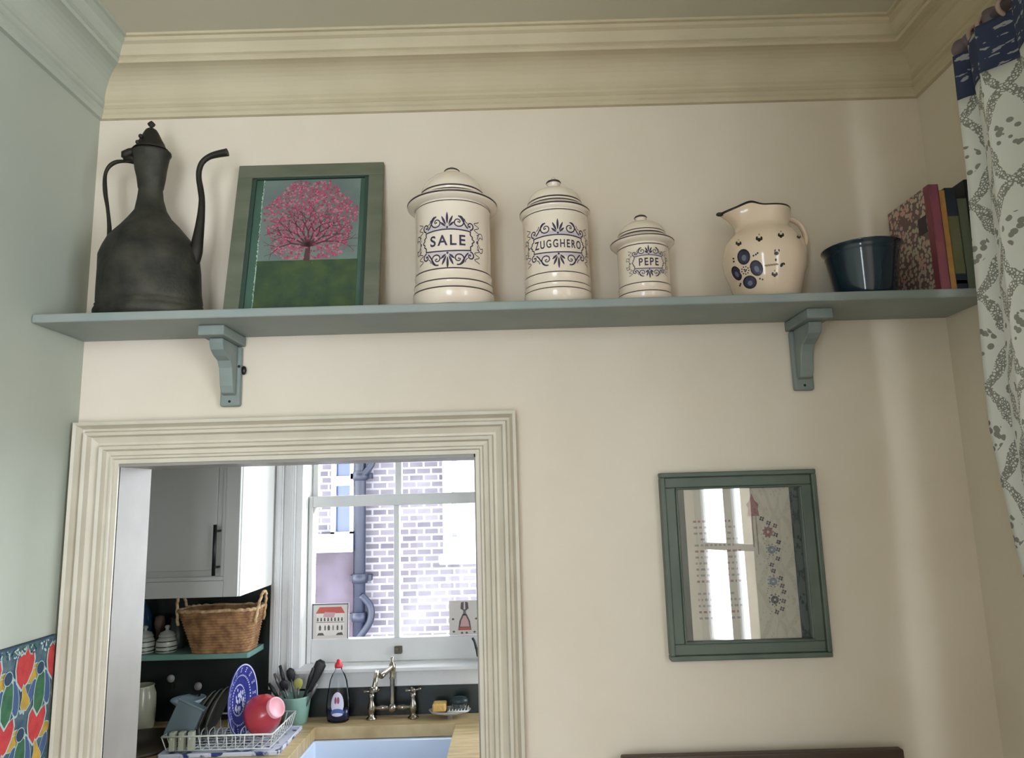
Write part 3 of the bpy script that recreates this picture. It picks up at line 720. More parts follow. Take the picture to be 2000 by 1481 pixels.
# clear plastic box propped up, glass bowl, cutlery holder
a = at(395, 1400, .74)
t = thing('plastic_box', (a.x,.72,PZ), 'clear blue grey plastic box propped on its side at the rack left end', 'box')
m = MB(); m.box((-.045,-.012,0),(.045,.012,.115)); m.box((-.050,-.016,.115),(.050,.016,.122))
m.xf(Matrix.Rotation(.42,4,'Y')); zmin = min(v.z for v in m.v); m.xf(Matrix.Translation(Vector((-1.135,.648,PZ+.004-zmin))))
m.build('shell', mat('cloudy_plastic', (104,120,128), .2, coat=.4), t, bevel=.006)
c = at(360, 1369, .93)
t = thing('glass_bowl', (c.x,.93,CT), 'shallow pale glass bowl on a dark stand behind the rack', 'bowl')
MB().lathe((c.x+.012,.935), [(.02,c.z-.022),(.045,c.z-.012),(.062,c.z+.006),(.060,c.z+.008),(.043,c.z-.009),(0,c.z-.018)], 40, cap=False).build('shell', mat('pale_glass', (176,196,206), .12, coat=.4), t)
MB().lathe((c.x+.012,.935), [(.05,CT),(.055,CT+.006),(.02,CT+.02),(.018,c.z-.022)], 32).build('stand', mat('dark_stand', (34,50,54), .3), t)
for i in range(3):
    x = rx0+.02+i*.030
    m = MB(); m.box((x-.009,ry0-.0105,PZ-.002),(x+.009,ry0+.012,rzt+.012)) 
    tag(m.build('clothes_peg', mat('pale_peg', (176,180,160), .5), bevel=.002), ['pale peg on the rack rim, leftmost of three', 'pale peg on the rack rim, middle of three', 'pale peg on the rack rim, nearest the plates'][i], 'peg', 'pegs clipped to the dish rack rim')

# ---- cream kettle jug at left, small tin, cloth, tray
p = atz(282, 1420, CT); x, y = p.x, .90
t = thing('enamel_jug', (x,y,CT), 'cream enamel jug at the far left of the worktop', 'jug')
H = at(282, 1338, y).z - CT
MB().lathe((x,y), [(.040,CT),(.046,CT+.008),(.050,CT+H*.4),(.048,CT+H*.8),(.040,CT+H*.95),(.042,CT+H),(.038,CT+H),(.036,CT+H*.9)], 40).build('body', mat('cream_enamel', (170,168,146), .25, coat=.4), t)
MB().tube(smoothpath([(x-.042,y-.02,CT+H*.85),(x-.075,y-.02,CT+H*.8),(x-.08,y-.02,CT+H*.4),(x-.046,y-.02,CT+H*.25)],6), .006, 10).build('handle', BLK, t)
p = atz(268, 1430, CT)
t = thing('tin', (p.x,.80,CT), 'small shiny lilac grey tin in front of the cream jug', 'tin')
MB().lathe((p.x+.004,.80), [(.026,CT),(.028,CT+.003),(.028,CT+.036)], 30).build('body', mat('lilac_tin', (120,118,140), .2, metal=.7), t)
MB().lathe((p.x+.004,.80), [(.029,CT+.036),(.029,CT+.046),(.020,CT+.050),(0,CT+.050)], 30).build('lid', mat('steel_lid', (190,192,196), .15, metal=.9), t)
t = thing('chopping_board', (-1.30,.74,CT), 'dark brown round board left of the dish rack', 'board')
MB().lathe((-1.30,.72), [(.0,CT+.0005),(.145,CT+.0005),(.15,CT+.004),(.148,CT+.014),(0,CT+.015)], 56, cap=False).build('disc', mat('dark_brown_wood', (64,52,36), .5, col2=(44,36,28), scale=6), t)
MB().box((-1.475,.70,CT+.0005),(-1.44,.74,CT+.013)).build('handle', mat('dark_brown_wood_handle', (64,52,36), .5), t, bevel=.004)
def cloth():
    p = atz(280, 1475, CT); x0, y0 = p.x, .515
    m = MB(); n = 26
    for i in range(n):
        for j in range(n):
            u, v = i/(n-1)-.5, j/(n-1)-.5
            z = CT+.006+.018*max(0,1-4*(u*u+v*v))+.006*math.sin(u*21+v*6)+.005*math.sin(v*17-u*8)
            m.v.append(Vector((x0-.01+u*.13, y0-.02+v*.12, max(z, CT+.002))))
    for i in range(n-1):
        for j in range(n-1):
            m.f.append([i*n+j,(i+1)*n+j,(i+1)*n+j+1,i*n+j+1]); m.mi.append(0); m.sm.append(True)
    o = m.build('dishcloth', mat('green_white_cloth', (74,140,112), .9, col2=(170,190,190), scale=22)); s = o.modifiers.new('t','SOLIDIFY'); s.thickness = .002
    tag(o, 'crumpled green and white dishcloth in front of the dark board', 'cloth')
cloth()

# ================================================================== OUTSIDE
struct(MB().box((-9, K+.02, ZK+.1), (9, K+.22, 12.0)), 'wall_exterior_blocker', mat('own_brick', (96,84,80), .9))  # unseen upper wall, added to keep sky light off the yard brick
def brickmat():
    m = bpy.data.materials.new('pale_stock_brick'); m.use_nodes = True; nt = m.node_tree; b = nt.nodes['Principled BSDF']; b.inputs['Roughness'].default_value = .9
    tc = nt.nodes.new('ShaderNodeTexCoord'); mp = nt.nodes.new('ShaderNodeMapping'); mp.inputs['Rotation'].default_value = (-PI/2,0,0)
    br = nt.nodes.new('ShaderNodeTexBrick'); br.inputs['Scale'].default_value = 1; br.inputs['Brick Width'].default_value = .16; br.inputs['Row Height'].default_value = .072
    br.inputs['Mortar Size'].default_value = .011; br.inputs['Color1'].default_value = lin((72,68,78)); br.inputs['Color2'].default_value = lin((104,98,106)); br.inputs['Mortar'].default_value = lin((132,131,139))
    br.inputs['Bias'].default_value = 0; nt.links.new(tc.outputs['Object'], mp.inputs[0]); nt.links.new(mp.outputs[0], br.inputs['Vector'])
    no = nt.nodes.new('ShaderNodeTexNoise'); no.inputs['Scale'].default_value = 1.7; no.inputs['Detail'].default_value = 4; nt.links.new(tc.outputs['Object'], no.inputs['Vector'])
    n = N(nt); f = n.m('MULTIPLY', n.m('SUBTRACT', no.outputs[0], .45), 2.2); f = n.m('MAXIMUM', n.m('MINIMUM', f, .8), 0)
    nt.links.new(n.mix(f, br.outputs['Color'], lin((126,124,132))), b.inputs['Base Color']); return m
YO = 6.0
BR = brickmat(); STONE = mat('pale_render', (176,178,186), .8, col2=(160,162,170), scale=3); RENDER = mat('stained_render', (64,56,62), .9, col2=(88,80,92), scale=2.2, bump=.1)
DPIPE = mat('blue_black_cast_iron', (9,15,34), .5, col2=(15,24,46), scale=8)
bx0 = at(622, 1000, YO).x; bx1 = 1.6
t = thing('neighbouring_house', ((bx0+bx1)/2, YO, -2), 'pale brick house with white windows outside the kitchen window', 'house')
MB().box((bx0,YO,-2),(bx1,YO+5,7)).build('wall', BR, t)
# left: rendered panel under the stone sill, white window
a = at(622, 1060, YO); b = at(692, 1060, YO)
MB().box((bx0-.01,YO-.04,-2),(b.x,YO,a.z-.10)).build('render_panel', RENDER, t)
MB().box((bx0-.03,YO-.16,a.z-.10),(b.x+.02,YO,a.z+.09)).build('window_sill', STONE, t, bevel=.01)
def ext_window(px0, px1, pyb, ztop, zmid, label=None):
    A_ = at(px0, pyb, YO); B_ = at(px1, pyb, YO); x0, x1, z0 = A_.x, B_.x, A_.z
    m = MB(); fw = (x1-x0)*.17
    m.box((x0,YO-.10,z0),(x0+fw,YO,ztop)); m.box((x1-fw,YO-.10,z0),(x1,YO,ztop)); m.box((x0,YO-.10,z0),(x1,YO,z0+fw*1.2)); m.box((x0,YO-.10,ztop-fw),(x1,YO,ztop))
    m.box((x0+fw,YO-.08,zmid-.05),(x1-fw,YO,zmid+.05))
    f = m.build('window', mat('bright_white_frame', (206,210,216), .5), t)
    MB().box((x0+fw,YO-.03,z0+fw),(x1-fw,YO-.01,ztop-fw)).build('pane', mat('blue_reflecting_glass', (58,74,112), .15), f)
z1 = at(670, 940, YO).z
ext_window(650, 694, 1048, 3.6, z1)
# right: big bright rendered window surround
A_ = at(862, 1100, YO); 
MB().box((A_.x,YO-.22,A_.z),(bx1,YO,A_.z+.10)).build('window_sill', STONE, t, bevel=.01)
m = MB(); q0 = at(872, 1098, YO).x; q1 = at(884, 1000, YO).x; q2 = at(894,1000,YO).x; ztp = 3.8
m.box((q0-.02,YO-.12,A_.z+.10),(q1,YO,ztp)); m.box((q2,YO-.12,A_.z+.10),(bx1,YO,ztp)); m.box((q1,YO-.12,A_.z+.10),(q2,YO,at(890,1048,YO).z))
f = m.build('window_surround', mat('bright_white_render', (242,242,240), .6), t)
MB().box((q1,YO-.05,at(890,1048,YO).z),(q2,YO-.03,ztp)).build('pane', mat('grey_reflecting_glass', (150,150,172), .3), f)
# drainpipe
px = at(703, 1100, YO-.12).x
r_ = (at(714,1100,YO-.12).x-at(692,1100,YO-.12).x)/2
dp = MB().tube([(px,YO-.12,-2),(px,YO-.12,7)], r_, 16).build('drainpipe', DPIPE, t); dp['label'] = 'dark blue cast iron drainpipe'
for py in (930, 1130, 1205):
    m = MB(); z = at(703, py, YO-.12).z; m.lathe((px,YO-.12), [(r_,z-.05),(r_*1.35,z-.045),(r_*1.35,z+.045),(r_,z+.05)], 20); m.box((px-r_*1.9,YO-.10,z-.03),(px+r_*1.9,YO-.0,z+.03)); m.build('collar', DPIPE, dp)
z0 = at(703,930,YO-.12).z; z1 = at(710,1205,YO-.12).z
MB().tube(smoothpath([(px+.02,YO-.15,z0),(px+.14,YO-.15,z0+.16),(px+.15,YO-.15,z0+.5),(px+.15,YO-.15,4)],5), r_*.6, 12).build('branch_pipe', DPIPE, dp)
MB().tube(smoothpath([(px,YO-.15,z1-.2),(px+.11,YO-.15,z1-.05),(px+.12,YO-.15,z1+.1),(px+.02,YO-.15,z1+.22)],5), r_*.65, 12).build('branch_pipe', DPIPE, dp)
t = thing('neighbouring_house', (-8.5, 9, -2), 'white rendered house at the left edge of the kitchen window view', 'house')
MB().box((-12,8.6,-2),(-4.6,13,1.9)).build('wall', mat('white_render', (232,232,230), .8), t)
MB().prism([(8.4,1.9),(13.2,1.9),(10.8,3.2)], 'x', -12.2, -4.5).build('roof', mat('slate', (110,114,122), .7), t)
t = thing('garden_building', (4.3,-8,-3), 'low beige stone building in the street beyond the bay window', 'building')
MB().box((3.32,-8.8,-3),(5.4,-8,2.7)).build('wall', mat('beige_stone', (132,120,100), .9, col2=(112,100,84), scale=2), t)
MB().prism([(-8.9,2.7),(-7.9,2.7),(-8.4,3.1)], 'x', 3.28, 5.5).build('roof', mat('brown_tile', (84,74,66), .8), t)
struct(MB().box((-14,TH+K+.05,-2.1),(14,14,-2.0)), 'ground', mat('yard_paving', (150,146,140), .9))

# ================================================================== SHELF AND BRACKETS
SZ0, SZ1, SD = 2.1365, 2.1580, .213
w = MB(); w.box((XL+.001,-SD,SZ0),(XR-.001,-.001,SZ1))
tag(w.build('wall_shelf', SHELF, bevel=.0035), 'long grey blue painted shelf above the doorway, wall to wall', 'shelf')
def bracket(x, label):
    t = thing('shelf_bracket', (x,0,1.93), label, 'bracket', 'painted brackets under the long shelf')
    hw = .026; MB().box((x-hw,-.019,1.950),(x+hw,-.0005,SZ0-.027)).build('back_plate', BRKT, t, bevel=.006, seg=3)
    MB().box((x-.032,-.150,SZ0-.026),(x+.032,-.0005,SZ0-.0005)).build('top_plate', BRKT, t, bevel=.003)
    cur = [(-.0195,1.978),(-.036,1.982),(-.044,2.00),(-.050,2.03),(-.054,2.045),(-.066,2.062),(-.090,2.070),(-.110,2.082),(-.118,2.098),(-.118,SZ0-.0265),(-.0195,SZ0-.0265)]
    MB().prism(cur, 'x', x-.017, x+.017).build('corbel', BRKT, t, bevel=.003)
    for z in (1.963, 2.055):
        m = MB().lathe((0,0), [(.0,.0015),(.003,.0015),(.004,0)], 12); m.xf(Matrix.Rotation(PI/2,4,'X')); m.xf(Matrix.Translation(Vector((x+(.0 if z < 2 else .0215),-.0185,z)))); m.build('screw', SCREW, t)
    return t
bxl = (at(421,790,-.02).x+at(474,790,-.02).x)/2; bxr = (at(1549,760,-.02).x+at(1597,760,-.02).x)/2
tl = bracket(bxl, 'grey blue shelf bracket above the doorway, near the left wall')
bracket(bxr, 'grey blue shelf bracket to the right, above the wall picture')
m = MB(); m.sphere((bxl+.031,-.008,2.046), .008, 8, sc=(.8,.8,1.5)); tag(m.build('cup_hook', SCREW), 'small dark knob on the wall right of the left bracket', 'hook')

# ================================================================== EWER
def ewer():
    y0 = -.104; base = at(293, 611, y0); X = base.x; Z0 = SZ1
    def zz(row): return 2.182+(1375-row)*.000394
    pr = [(1440,352),(1375,350),(1362,346),(1345,338),(1335,342),(1325,334),(1310,338),(1240,331),(1100,329),(1010,322),(950,304),(880,262),(800,194),(740,140),(680,104),(600,82),(530,77),(524,82),(450,90),(400,99),(330,112),(300,116),(282,126),(268,124),(262,110)]
    t = thing('ewer', (X,y0,Z0), 'tall dark bronze ewer with curved spout, at the shelf left end', 'ewer')
    prof = [(.112,Z0)]
    for row, hw in pr[1:]: prof.append((hw*.000375*(1+.00003*(1375-row)), zz(row)))
    prof[0] = (prof[1][0]*1.0, Z0)
    sy = .80
    b = MB(); b.lathe((X,y0), prof, 64, sy=sy); tl_ = Matrix.Rotation(-.045,4,'Y')
    dent = lambda v: v
    lean = lambda mb: mb.xf(tl_, (X,y0,Z0))
    for v in b.v:
        k = .0016*math.sin(v.x*70+v.z*31)*math.sin(v.z*47+v.y*23); v.x += k; v.y += k
        if v.z < Z0: v.z = Z0
    def fix(mb):
        for v in mb.v:
            f = min(1, (v.z-Z0)/.05); v.x += -math.tan(.045)*(v.z-Z0)*1.0
        return mb
    fix(b).build('body', BRONZE, t)
    l = MB(); lp = [(262,122),(250,112),(235,96),(205,86),(180,72),(150,58),(125,46),(108,36),(100,26),(94,12),(84,10),(76,20),(64,26),(54,18),(44,8),(38,0)]
    l.lathe((X,y0), [(hw*.000384,zz(row)) for row,hw in lp], 40, sy=.9)
    fix(l).build('lid', BRONZED, t)
    def P(cx, row, dy=0, ref=508): return (X+(cx-ref)*.000378, y0+dy, zz(row))
    h = MB(); hp = [(430,345),(400,336),(330,325),(262,330),(212,366),(190,430),(194,540),(212,650),(226,770),(226,860),(212,930),(206,965)]
    pts = smoothpath([P(*q) for q in hp], 6); h.tube(pts, [.0050+.0006*math.sin(i*.4) for i in range(len(pts))], 10)
    fix(h).build('handle', BRONZED, t)
    g = MB(); g.tube([P(332,318,-.012),P(345,296,-.012),P(378,276,-.012),P(425,262,-.012)], [.006,.0125,.0105,.007], 10); g.tube([P(338,318,-.01),P(395,318,-.01),P(425,342,-.01)], [.009,.008,.006], 10); g.sphere(P(476,190,-.03), .006, 8); g.sphere(P(456,232,-.03), .006, 8)
    fix(g).build('hinge', BRONZED, t)
    s = MB(); sp = [(775,1085,30),(802,1030,44),(820,965,44),(830,900,39),(845,800,31),(856,700,25),(860,610,21),(852,540,21),(840,460,19),(843,400,19),(864,348,19),(908,312,20),(962,294,24),(1040,281,28)]
    pts = smoothpath([P(a,b_) for a,b_,c_ in sp], 5); rr = []
    for i in range(len(sp)-1):
        for j in range(5): rr.append(lerp(sp[i][2],sp[i+1][2],j/5)*.000372)
    rr.append(sp[-1][2]*.000372)
    s.tube(pts, rr, 14)
    fix(s).build('spout', BRONZED, t)
ewer()

# ================================================================== FRAMED TREE PICTURE
def treepic():
    xb0, xb1 = -.730, -.333; yb, yt = -.100, -.022; zb = SZ1+.001; zt = at(600, 320, yt).z
    t = thing('framed_picture', ((xb0+xb1)/2,yb,SZ1), 'green framed picture of a pink blossom tree leaning on the shelf', 'picture')
    Lh = math.hypot(zt-zb, yt-yb); ang = math.atan2(yt-yb, zt-zb); Wd = xb1-xb0; th = .018
    mtx = Matrix.Translation(Vector((xb0, yb, zb))) @ Matrix.Rotation(-ang, 4, 'X')     # local x right, z up the face, y into the wall
    def put(mb, name, mats, **k):
        mb.xf(mtx); return mb.build(name, mats, t, **k)
    fw = .040; fb = .022
    m = MB(); m.box((0,0,0),(Wd,th,fb)); m.box((0,0,Lh-fw),(Wd,th,Lh)); m.box((0,0,fb),(fw,th,Lh-fw)); m.box((Wd-fw,0,fb),(Wd,th,Lh-fw))
    put(m, 'frame', GREENF, bevel=.002)
    m = MB(); iw = .010
    m.box((fw,.004,fb),(fw+iw,th,Lh-fw)); m.box((Wd-fw-iw,.004,fb),(Wd-fw,th,Lh-fw)); m.box((fw,.004,Lh-fw-.004),(Wd-fw,th,Lh-fw))
    put(m, 'slip', mat('dark_green_slip', (44,66,56), .5))
    m = MB(); m.box((fw+iw,.010,fb),(Wd-fw-iw,.014,Lh-fw))
    for k in range(90):   # glittering torn white edge of the mount
        z = fb+(Lh-fw-fb)*k/90; x = fw+.031+random.uniform(-.0012,.0012); s_ = random.uniform(.0008,.0022); m.box((x-s_,.0085,z-s_),(x+s_,.0102,z+s_), 1)
    put(m, 'mount', [GREENM, mat('pale_torn_edge', (170,196,176), .8)])
    ax0, ax1, az0, az1 = fw+.033, Wd-fw-.022, fw*.4, Lh-fw-.006
    aw, ah = ax1-ax0, az1-az0; hz = az0+ah*.385
    m = MB(); m.box((ax0,.008,fb),(ax1,.0098,hz), 1); m.box((ax0,.008,hz),(ax1,.0098,az1), 0)
    cx, cz = ax0+aw*.50, hz+ah*.285
    def leaf(x, z, s_, mi, y):
        n = 5; a0 = random.uniform(0,PI); m.add([(x+s_*math.cos(a0+2*PI*i/n)*random.uniform(.6,1.2), y, z+s_*math.sin(a0+2*PI*i/n)*random.uniform(.6,1.2)) for i in range(n)], [tuple(range(n))], mi)
    def branch(x, z, a, L, w_, d):
        x2, z2 = x+L*math.cos(a), z+L*math.sin(a); nx, nz = -math.sin(a), math.cos(a); y = .0072
        m.add([(x-nx*w_,y,z-nz*w_),(x+nx*w_,y,z+nz*w_),(x2+nx*w_*.6,y,z2+nz*w_*.6),(x2-nx*w_*.6,y,z2-nz*w_*.6)], [(0,1,2,3)], 2)
        if d > 0:
            for k in (-1, 0, 1) if d > 3 else (-1, 1): branch(x2, z2, a+k*random.uniform(.25,.6)+random.uniform(-.1,.1), L*random.uniform(.62,.85), w_*.58, d-1)
    for k in range(2300):
        q = random.uniform(0,2*PI); rr = math.sqrt(random.random())
        ex = aw*.47*rr*math.cos(q)*(1+.07*math.sin(5*q)); ez = ah*.325*rr*math.sin(q)*(1+.06*math.sin(7*q))
        z = cz+ez
        if z < hz+.004: z = hz+.004+random.random()*.01
        if math.hypot(ex/aw, (z-hz-.01)/ah) < .09 and random.random() < .8: continue
        leaf(cx+ex, z, random.uniform(.0018,.0042), random.choice((3,3,4,5)), .0078-.000001*k*.3)
    random.seed(11)
    branch(cx-.002, hz-.002, PI/2-.05, ah*.14, .0085, 0); 
    for k in range(9): branch(cx, hz+ah*.10, PI/2+lerp(-1.25,1.35,k/8), ah*.115, .0036, 3)
    for k in range(260): leaf(cx+random.gauss(0,aw*.2), cz+random.gauss(0,ah*.11), random.uniform(.0012,.0026), random.choice((3,4)), .0070-.000002*k)
    m.xf(mtx)
    m.build('artwork', [mat('grey_sky_paint', (112,128,120), .8, col2=(98,110,108), scale=9), mat('dark_green_field_paint', (50,70,52), .85, col2=(70,88,50), scale=22), mat('dark_bark_paint', (84,52,58), .8), mat('pink_blossom', (164,80,102), .8), mat('deep_pink_blossom', (146,62,86), .8), mat('pale_pink_blossom', (178,116,128), .8)], t, recalc=False)
treepic()

# ================================================================== CERAMIC JARS
def surf(cx, cy, rtab):
    def f(u, z, o=.0006):         # u: arc length round the pot from the front
        r = interp(rtab, z); a = u/interp(rtab, (rtab[0][0]+rtab[-1][0])/2)
        return Vector((cx+(r+o)*math.sin(a), cy-(r+o)*math.cos(a), z))
    return f
def ribbon(m, f, pts, w0, w1=None, mi=1, o=.0007):
    n = len(pts); L = []
    for i, (u, z) in enumerate(pts):
        a = pts[max(i-1,0)]; b = pts[min(i+1,n-1)]; dx, dz = b[0]-a[0], b[1]-a[1]; d = math.hypot(dx,dz) or 1
        w_ = w0 if w1 is None else (w1(i/(n-1)) if callable(w1) else lerp(w0,w1,i/(n-1)))
        L.append(f(u-dz/d*w_, z+dx/d*w_, o)); L.append(f(u+dz/d*w_, z-dx/d*w_, o))
    m.add(L, [(2*i,2*i+1,2*i+3,2*i+2) for i in range(n-1)], mi)
def blob(m, f, u, z, ru, rz, ang=0, mi=1, o=.0008, n=14, tear=0):
    P = [f(u, z, o)]
    for k in range(n):
        q = 2*PI*k/n; a = ru*math.cos(q); b = rz*math.sin(q)
        if tear: a *= (1-tear*(math.sin(q)*.5+.5)*-1 if tear < 0 else 1-tear*(.5-.5*math.sin(q)))
        P.append(f(u+a*math.cos(ang)-b*math.sin(ang), z+a*math.sin(ang)+b*math.cos(ang), o))
    m.add(P, [(0,1+k,1+(k+1)%n) for k in range(n)], mi)
def spiral(cu, cz, r0, turns, a0, sgn=1, n=28):
    return [(cu+r0*(1-.82*i/n)*math.cos(a0+sgn*turns*2*PI*i/n), cz+r0*(1-.82*i/n)*math.sin(a0+sgn*turns*2*PI*i/n)) for i in range(n+1)]
def ornament(m, f, u0, z0, hw, hh, oh, s=1.0):
    # cartouche half size hw x hh; scrolls reach oh above and below
    lw = .0015*s
    for sz in (1, -1):
        # wash behind scrolls
        e = [(u0+hw*.92*t, z0+sz*(hh+.004*s*(1-t*t))) for t in [i/14-1 for i in range(29)]]
        ribbon(m, f, [(a,b+sz*.006*s) for a,b in e], .0065*s, mi=3, o=.0004)
        ribbon(m, f, e, lw*1.1)
        zc = z0+sz*(hh+.004*s)
        for k in (-2,-1,0,1,2):        # palmette
            a = k*.42; L = (oh-hh-.004*s)*(.98 if k == 0 else .82 if abs(k) == 1 else .55)
            du, dz = math.sin(a), math.cos(a)*sz
            pts = [(u0+du*L*(.25+.75*t), zc+sz*.004*s+dz*L*(.25+.75*t)) for t in [i/8 for i in range(9)]]
            ribbon(m, f, pts, lw, (lambda q, s=s: .0004+.0024*s*math.sin(PI*min(1,q*1.0))**.8))
        blob(m, f, u0, zc+sz*.005*s, .0028*s, .0028*s)
        for su in (1,-1):
            c1 = (u0+su*hw*.42, zc+sz*(oh-hh)*.42); r1 = (oh-hh)*.36
            ribbon(m, f, spiral(c1[0], c1[1], r1, 1.35, PI/2*sz-(su*.3), su*sz*-1), lw*1.2, lw*.8); blob(m, f, c1[0], c1[1], .0020*s, .0020*s)
            ribbon(m, f, [(lerp(c1[0], u0+su*hw*.80, t), c1[1]+sz*(r1*.95*math.cos(t*2.9))) for t in [i/12 for i in range(13)]], lw*1.2)
            c2 = (u0+su*hw*.88, zc+sz*(oh-hh)*.24); r2 = (oh-hh)*.24
            ribbon(m, f, spiral(c2[0], c2[1], r2, 1.1, -PI/2*sz, su*sz), lw*1.2, lw); blob(m, f, c2[0], c2[1], .0016*s, .0016*s)
            ribbon(m, f, [(u0+su*hw*.66, zc+sz*(oh-hh)*.62), (u0+su*hw*.70, zc+sz*(oh-hh)*.45), (u0+su*hw*.78, zc+sz*(oh-hh)*.36)], lw*.7)
    for su in (1,-1):      # bracket-shaped ends of the cartouche
        E = [(hw*.90,hh),(hw*.90,hh*.62),(hw*.98,hh*.45),(hw*.97,hh*.22),(hw*1.06,0),(hw*.97,-hh*.22),(hw*.98,-hh*.45),(hw*.90,-hh*.62),(hw*.90,-hh)]
        E = smoothpath([(a,b,0) for a,b in E], 4)
        ribbon(m, f, [(u0+su*q.x, z0+q.y) for q in E], lw)
def text_on(m, f, body, u0, z0, size, width, mi=1, bold=.0):
    cu = bpy.data.curves.new('lettering', 'FONT'); cu.body = body; cu.size = 1; cu.align_x = 'CENTER'; cu.offset = bold; cu.space_character = 1.3
    ob = bpy.data.objects.new('lettering', cu); C.objects.link(ob)
    dg = bpy.context.evaluated_depsgraph_get(); dg.update(); me = ob.evaluated_get(dg).to_mesh()
    bm = bmesh.new(); bm.from_mesh(me); bmesh.ops.triangulate(bm, faces=bm.faces)
    bmesh.ops.subdivide_edges(bm, edges=[e for e in bm.edges if e.calc_length() > .12], cuts=2); bmesh.ops.triangulate(bm, faces=bm.faces)
    xs = [v.co.x for v in bm.verts]; zs = [v.co.y for v in bm.verts]; x0, x1, y0, y1 = min(xs), max(xs), min(zs), max(zs)
    P = [f(u0+((v.co.x-(x0+x1)/2)/(x1-x0))*width, z0+((v.co.y-(y0+y1)/2)/(y1-y0))*size, .0009) for v in bm.verts]
    bm.verts.ensure_lookup_table(); m.add(P, [tuple(v.index for v in fc.verts) for fc in bm.faces], mi)
    bm.free(); ob.evaluated_get(dg).to_mesh_clear(); bpy.data.objects.remove(ob); bpy.data.curves.remove(cu)
JM = [CERAM, INK, LINEB, WASH]
def jar(cx, cy, label, word, rows, mpp, zrow, cart, side):
    # rows: dict of half widths (px) keyed by part; zrow(py) -> z
    t = thing('lidded_jar', (cx,cy,SZ1), label, 'jar', 'lettered jars on the long shelf')
    body, lid = rows
    pb = [(r*mpp, z)+tuple(k) for r, z, *k in body]; pl = [(r*mpp, z)+tuple(k) for r, z, *k in lid]
    m = MB(); m.lathe((cx,cy), pb, 72)
    rt = sorted([(p[1], p[0]) for p in pb]); f = surf(cx, cy, rt)
    u0, z0, hw, hh, oh, tw, tsz, s = cart
    ornament(m, f, u0, z0, hw, hh, oh, s); text_on(m, f, word, u0, z0, tsz, tw, bold=.02)
    R_ = interp(rt, z0)
    for su in side:      # ribbon-bow flourishes on the flanks
        ub = u0+su*(hw+.013*s); b_ = lambda a, c: (ub+su*a*s*.9, z0+c*s)
        for sz in (1,-1):
            P = smoothpath([(0,.000,0),(.010,.014,0),(.020,.012,0),(.016,.024,0),(.006,.022,0),(.0,.008,0)], 4); ribbon(m, f, [b_(q.x, sz*q.y) for q in P], .0010*s, mi=1)
            P = [(-.006+.008*math.sin(i*.75), .018+i*.0019, 0) for i in range(20)]; P = smoothpath(P, 2); ribbon(m, f, [b_(q[0]+.004, sz*q[1]) for q in P], .0009*s, mi=1)
        blob(m, f, ub, z0, .003*s, .004*s)
    m.build('body', JM, t, recalc=False)
    l = MB(); l.lathe((cx,cy), pl, 64, cap=False); l.build('lid', JM, t, recalc=False)
def zr(px, y): return lambda py: at(px, py, y).z
# SALE
y = -.119; z = zr(885, y); cx = at(886, 560, y).x
B0 = SZ1
def jarprof(z, hwb, ex, zb, zt, rows):
    pass
bd = [(71,B0),(77.5,B0+.0005),(78,z(586)),(77.8,z(583),2),(77.6,z(580.5)),(75.5,z(578)),(75.5,z(570)),(76,z(568),2),(75.5,z(565.5)),(74,z(563)),(74,z(550)),(74.4,z(548),2),(74,z(545.5)),(73,z(543)),(72.8,z(500)),(72.8,z(430)),(73,z(423)),(73.4,z(421),2),(73,z(419)),(74,z(414)),(70,z(412))]
ld = [(74,z(416)),(84,z(413)),(88,z(410),2),(88.5,z(407)),(84,z(403)),(74,z(400)),(66,z(397),3),(62,z(394),2),(61,z(391)),(63,z(388),2),(63,z(385)),(62,z(383)),(60,z(376)),(55.5,z(368)),(49,z(360)),(41,z(353)),(30,z(347)),(18,z(343.5)),(12,z(342)),(11,z(340)),(12,z(339)),(14.5,z(337),2),(15.8,z(335.5),2),(13,z(333),2),(8,z(331.5)),(4,z(330)),(3,z(327)),(0,z(325))]
zc = at(879, 469, y-.094).z
jar(cx, y, 'cream lidded jar lettered SALE, the largest of the three', 'SALE', (bd, ld), .001305, z, (-.006, zc, .064, .0235, .068, .088, .027, 1.0), (1,-1))
# ZUGGHERO
y = -.115; z = zr(1089, y); cx = at(1089, 560, y).x
bd = [(60,B0),(64.5,B0+.0005),(65,z(582)),(65,z(580),2),(64.5,z(578)),(63.6,z(575)),(63.6,z(571)),(64.4,z(569),2),(63.6,z(567)),(63.4,z(562)),(64,z(553)),(64.6,z(551),2),(64,z(549)),(63.6,z(545)),(63,z(500)),(63.6,z(440)),(64,z(436)),(64.4,z(434),2),(64,z(432)),(64.5,z(427)),(60,z(426))]
ld = [(63,z(430)),(67,z(427)),(69.5,z(423),2),(69.5,z(420)),(66,z(417)),(60,z(414),3),(56,z(411),2),(54,z(408)),(54.5,z(405),2),(54,z(402)),(52.6,z(398)),(50.5,z(392)),(47.5,z(387)),(42,z(382)),(31,z(376.5)),(18,z(372.5)),(11.5,z(370)),(11,z(366)),(12,z(363)),(13.8,z(360),2),(15,z(358),2),(13,z(355.5),2),(8,z(354)),(4,z(352)),(3.5,z(348)),(0,z(345))]
zc = at(1090, 475, y-.083).z
jar(cx, y, 'cream lidded jar lettered ZUGGHERO, the middle one', 'ZUGGHERO', (bd, ld), .001305, z, (.0, zc, .072, .0185, .060, .123, .021, .92), (1,-1))
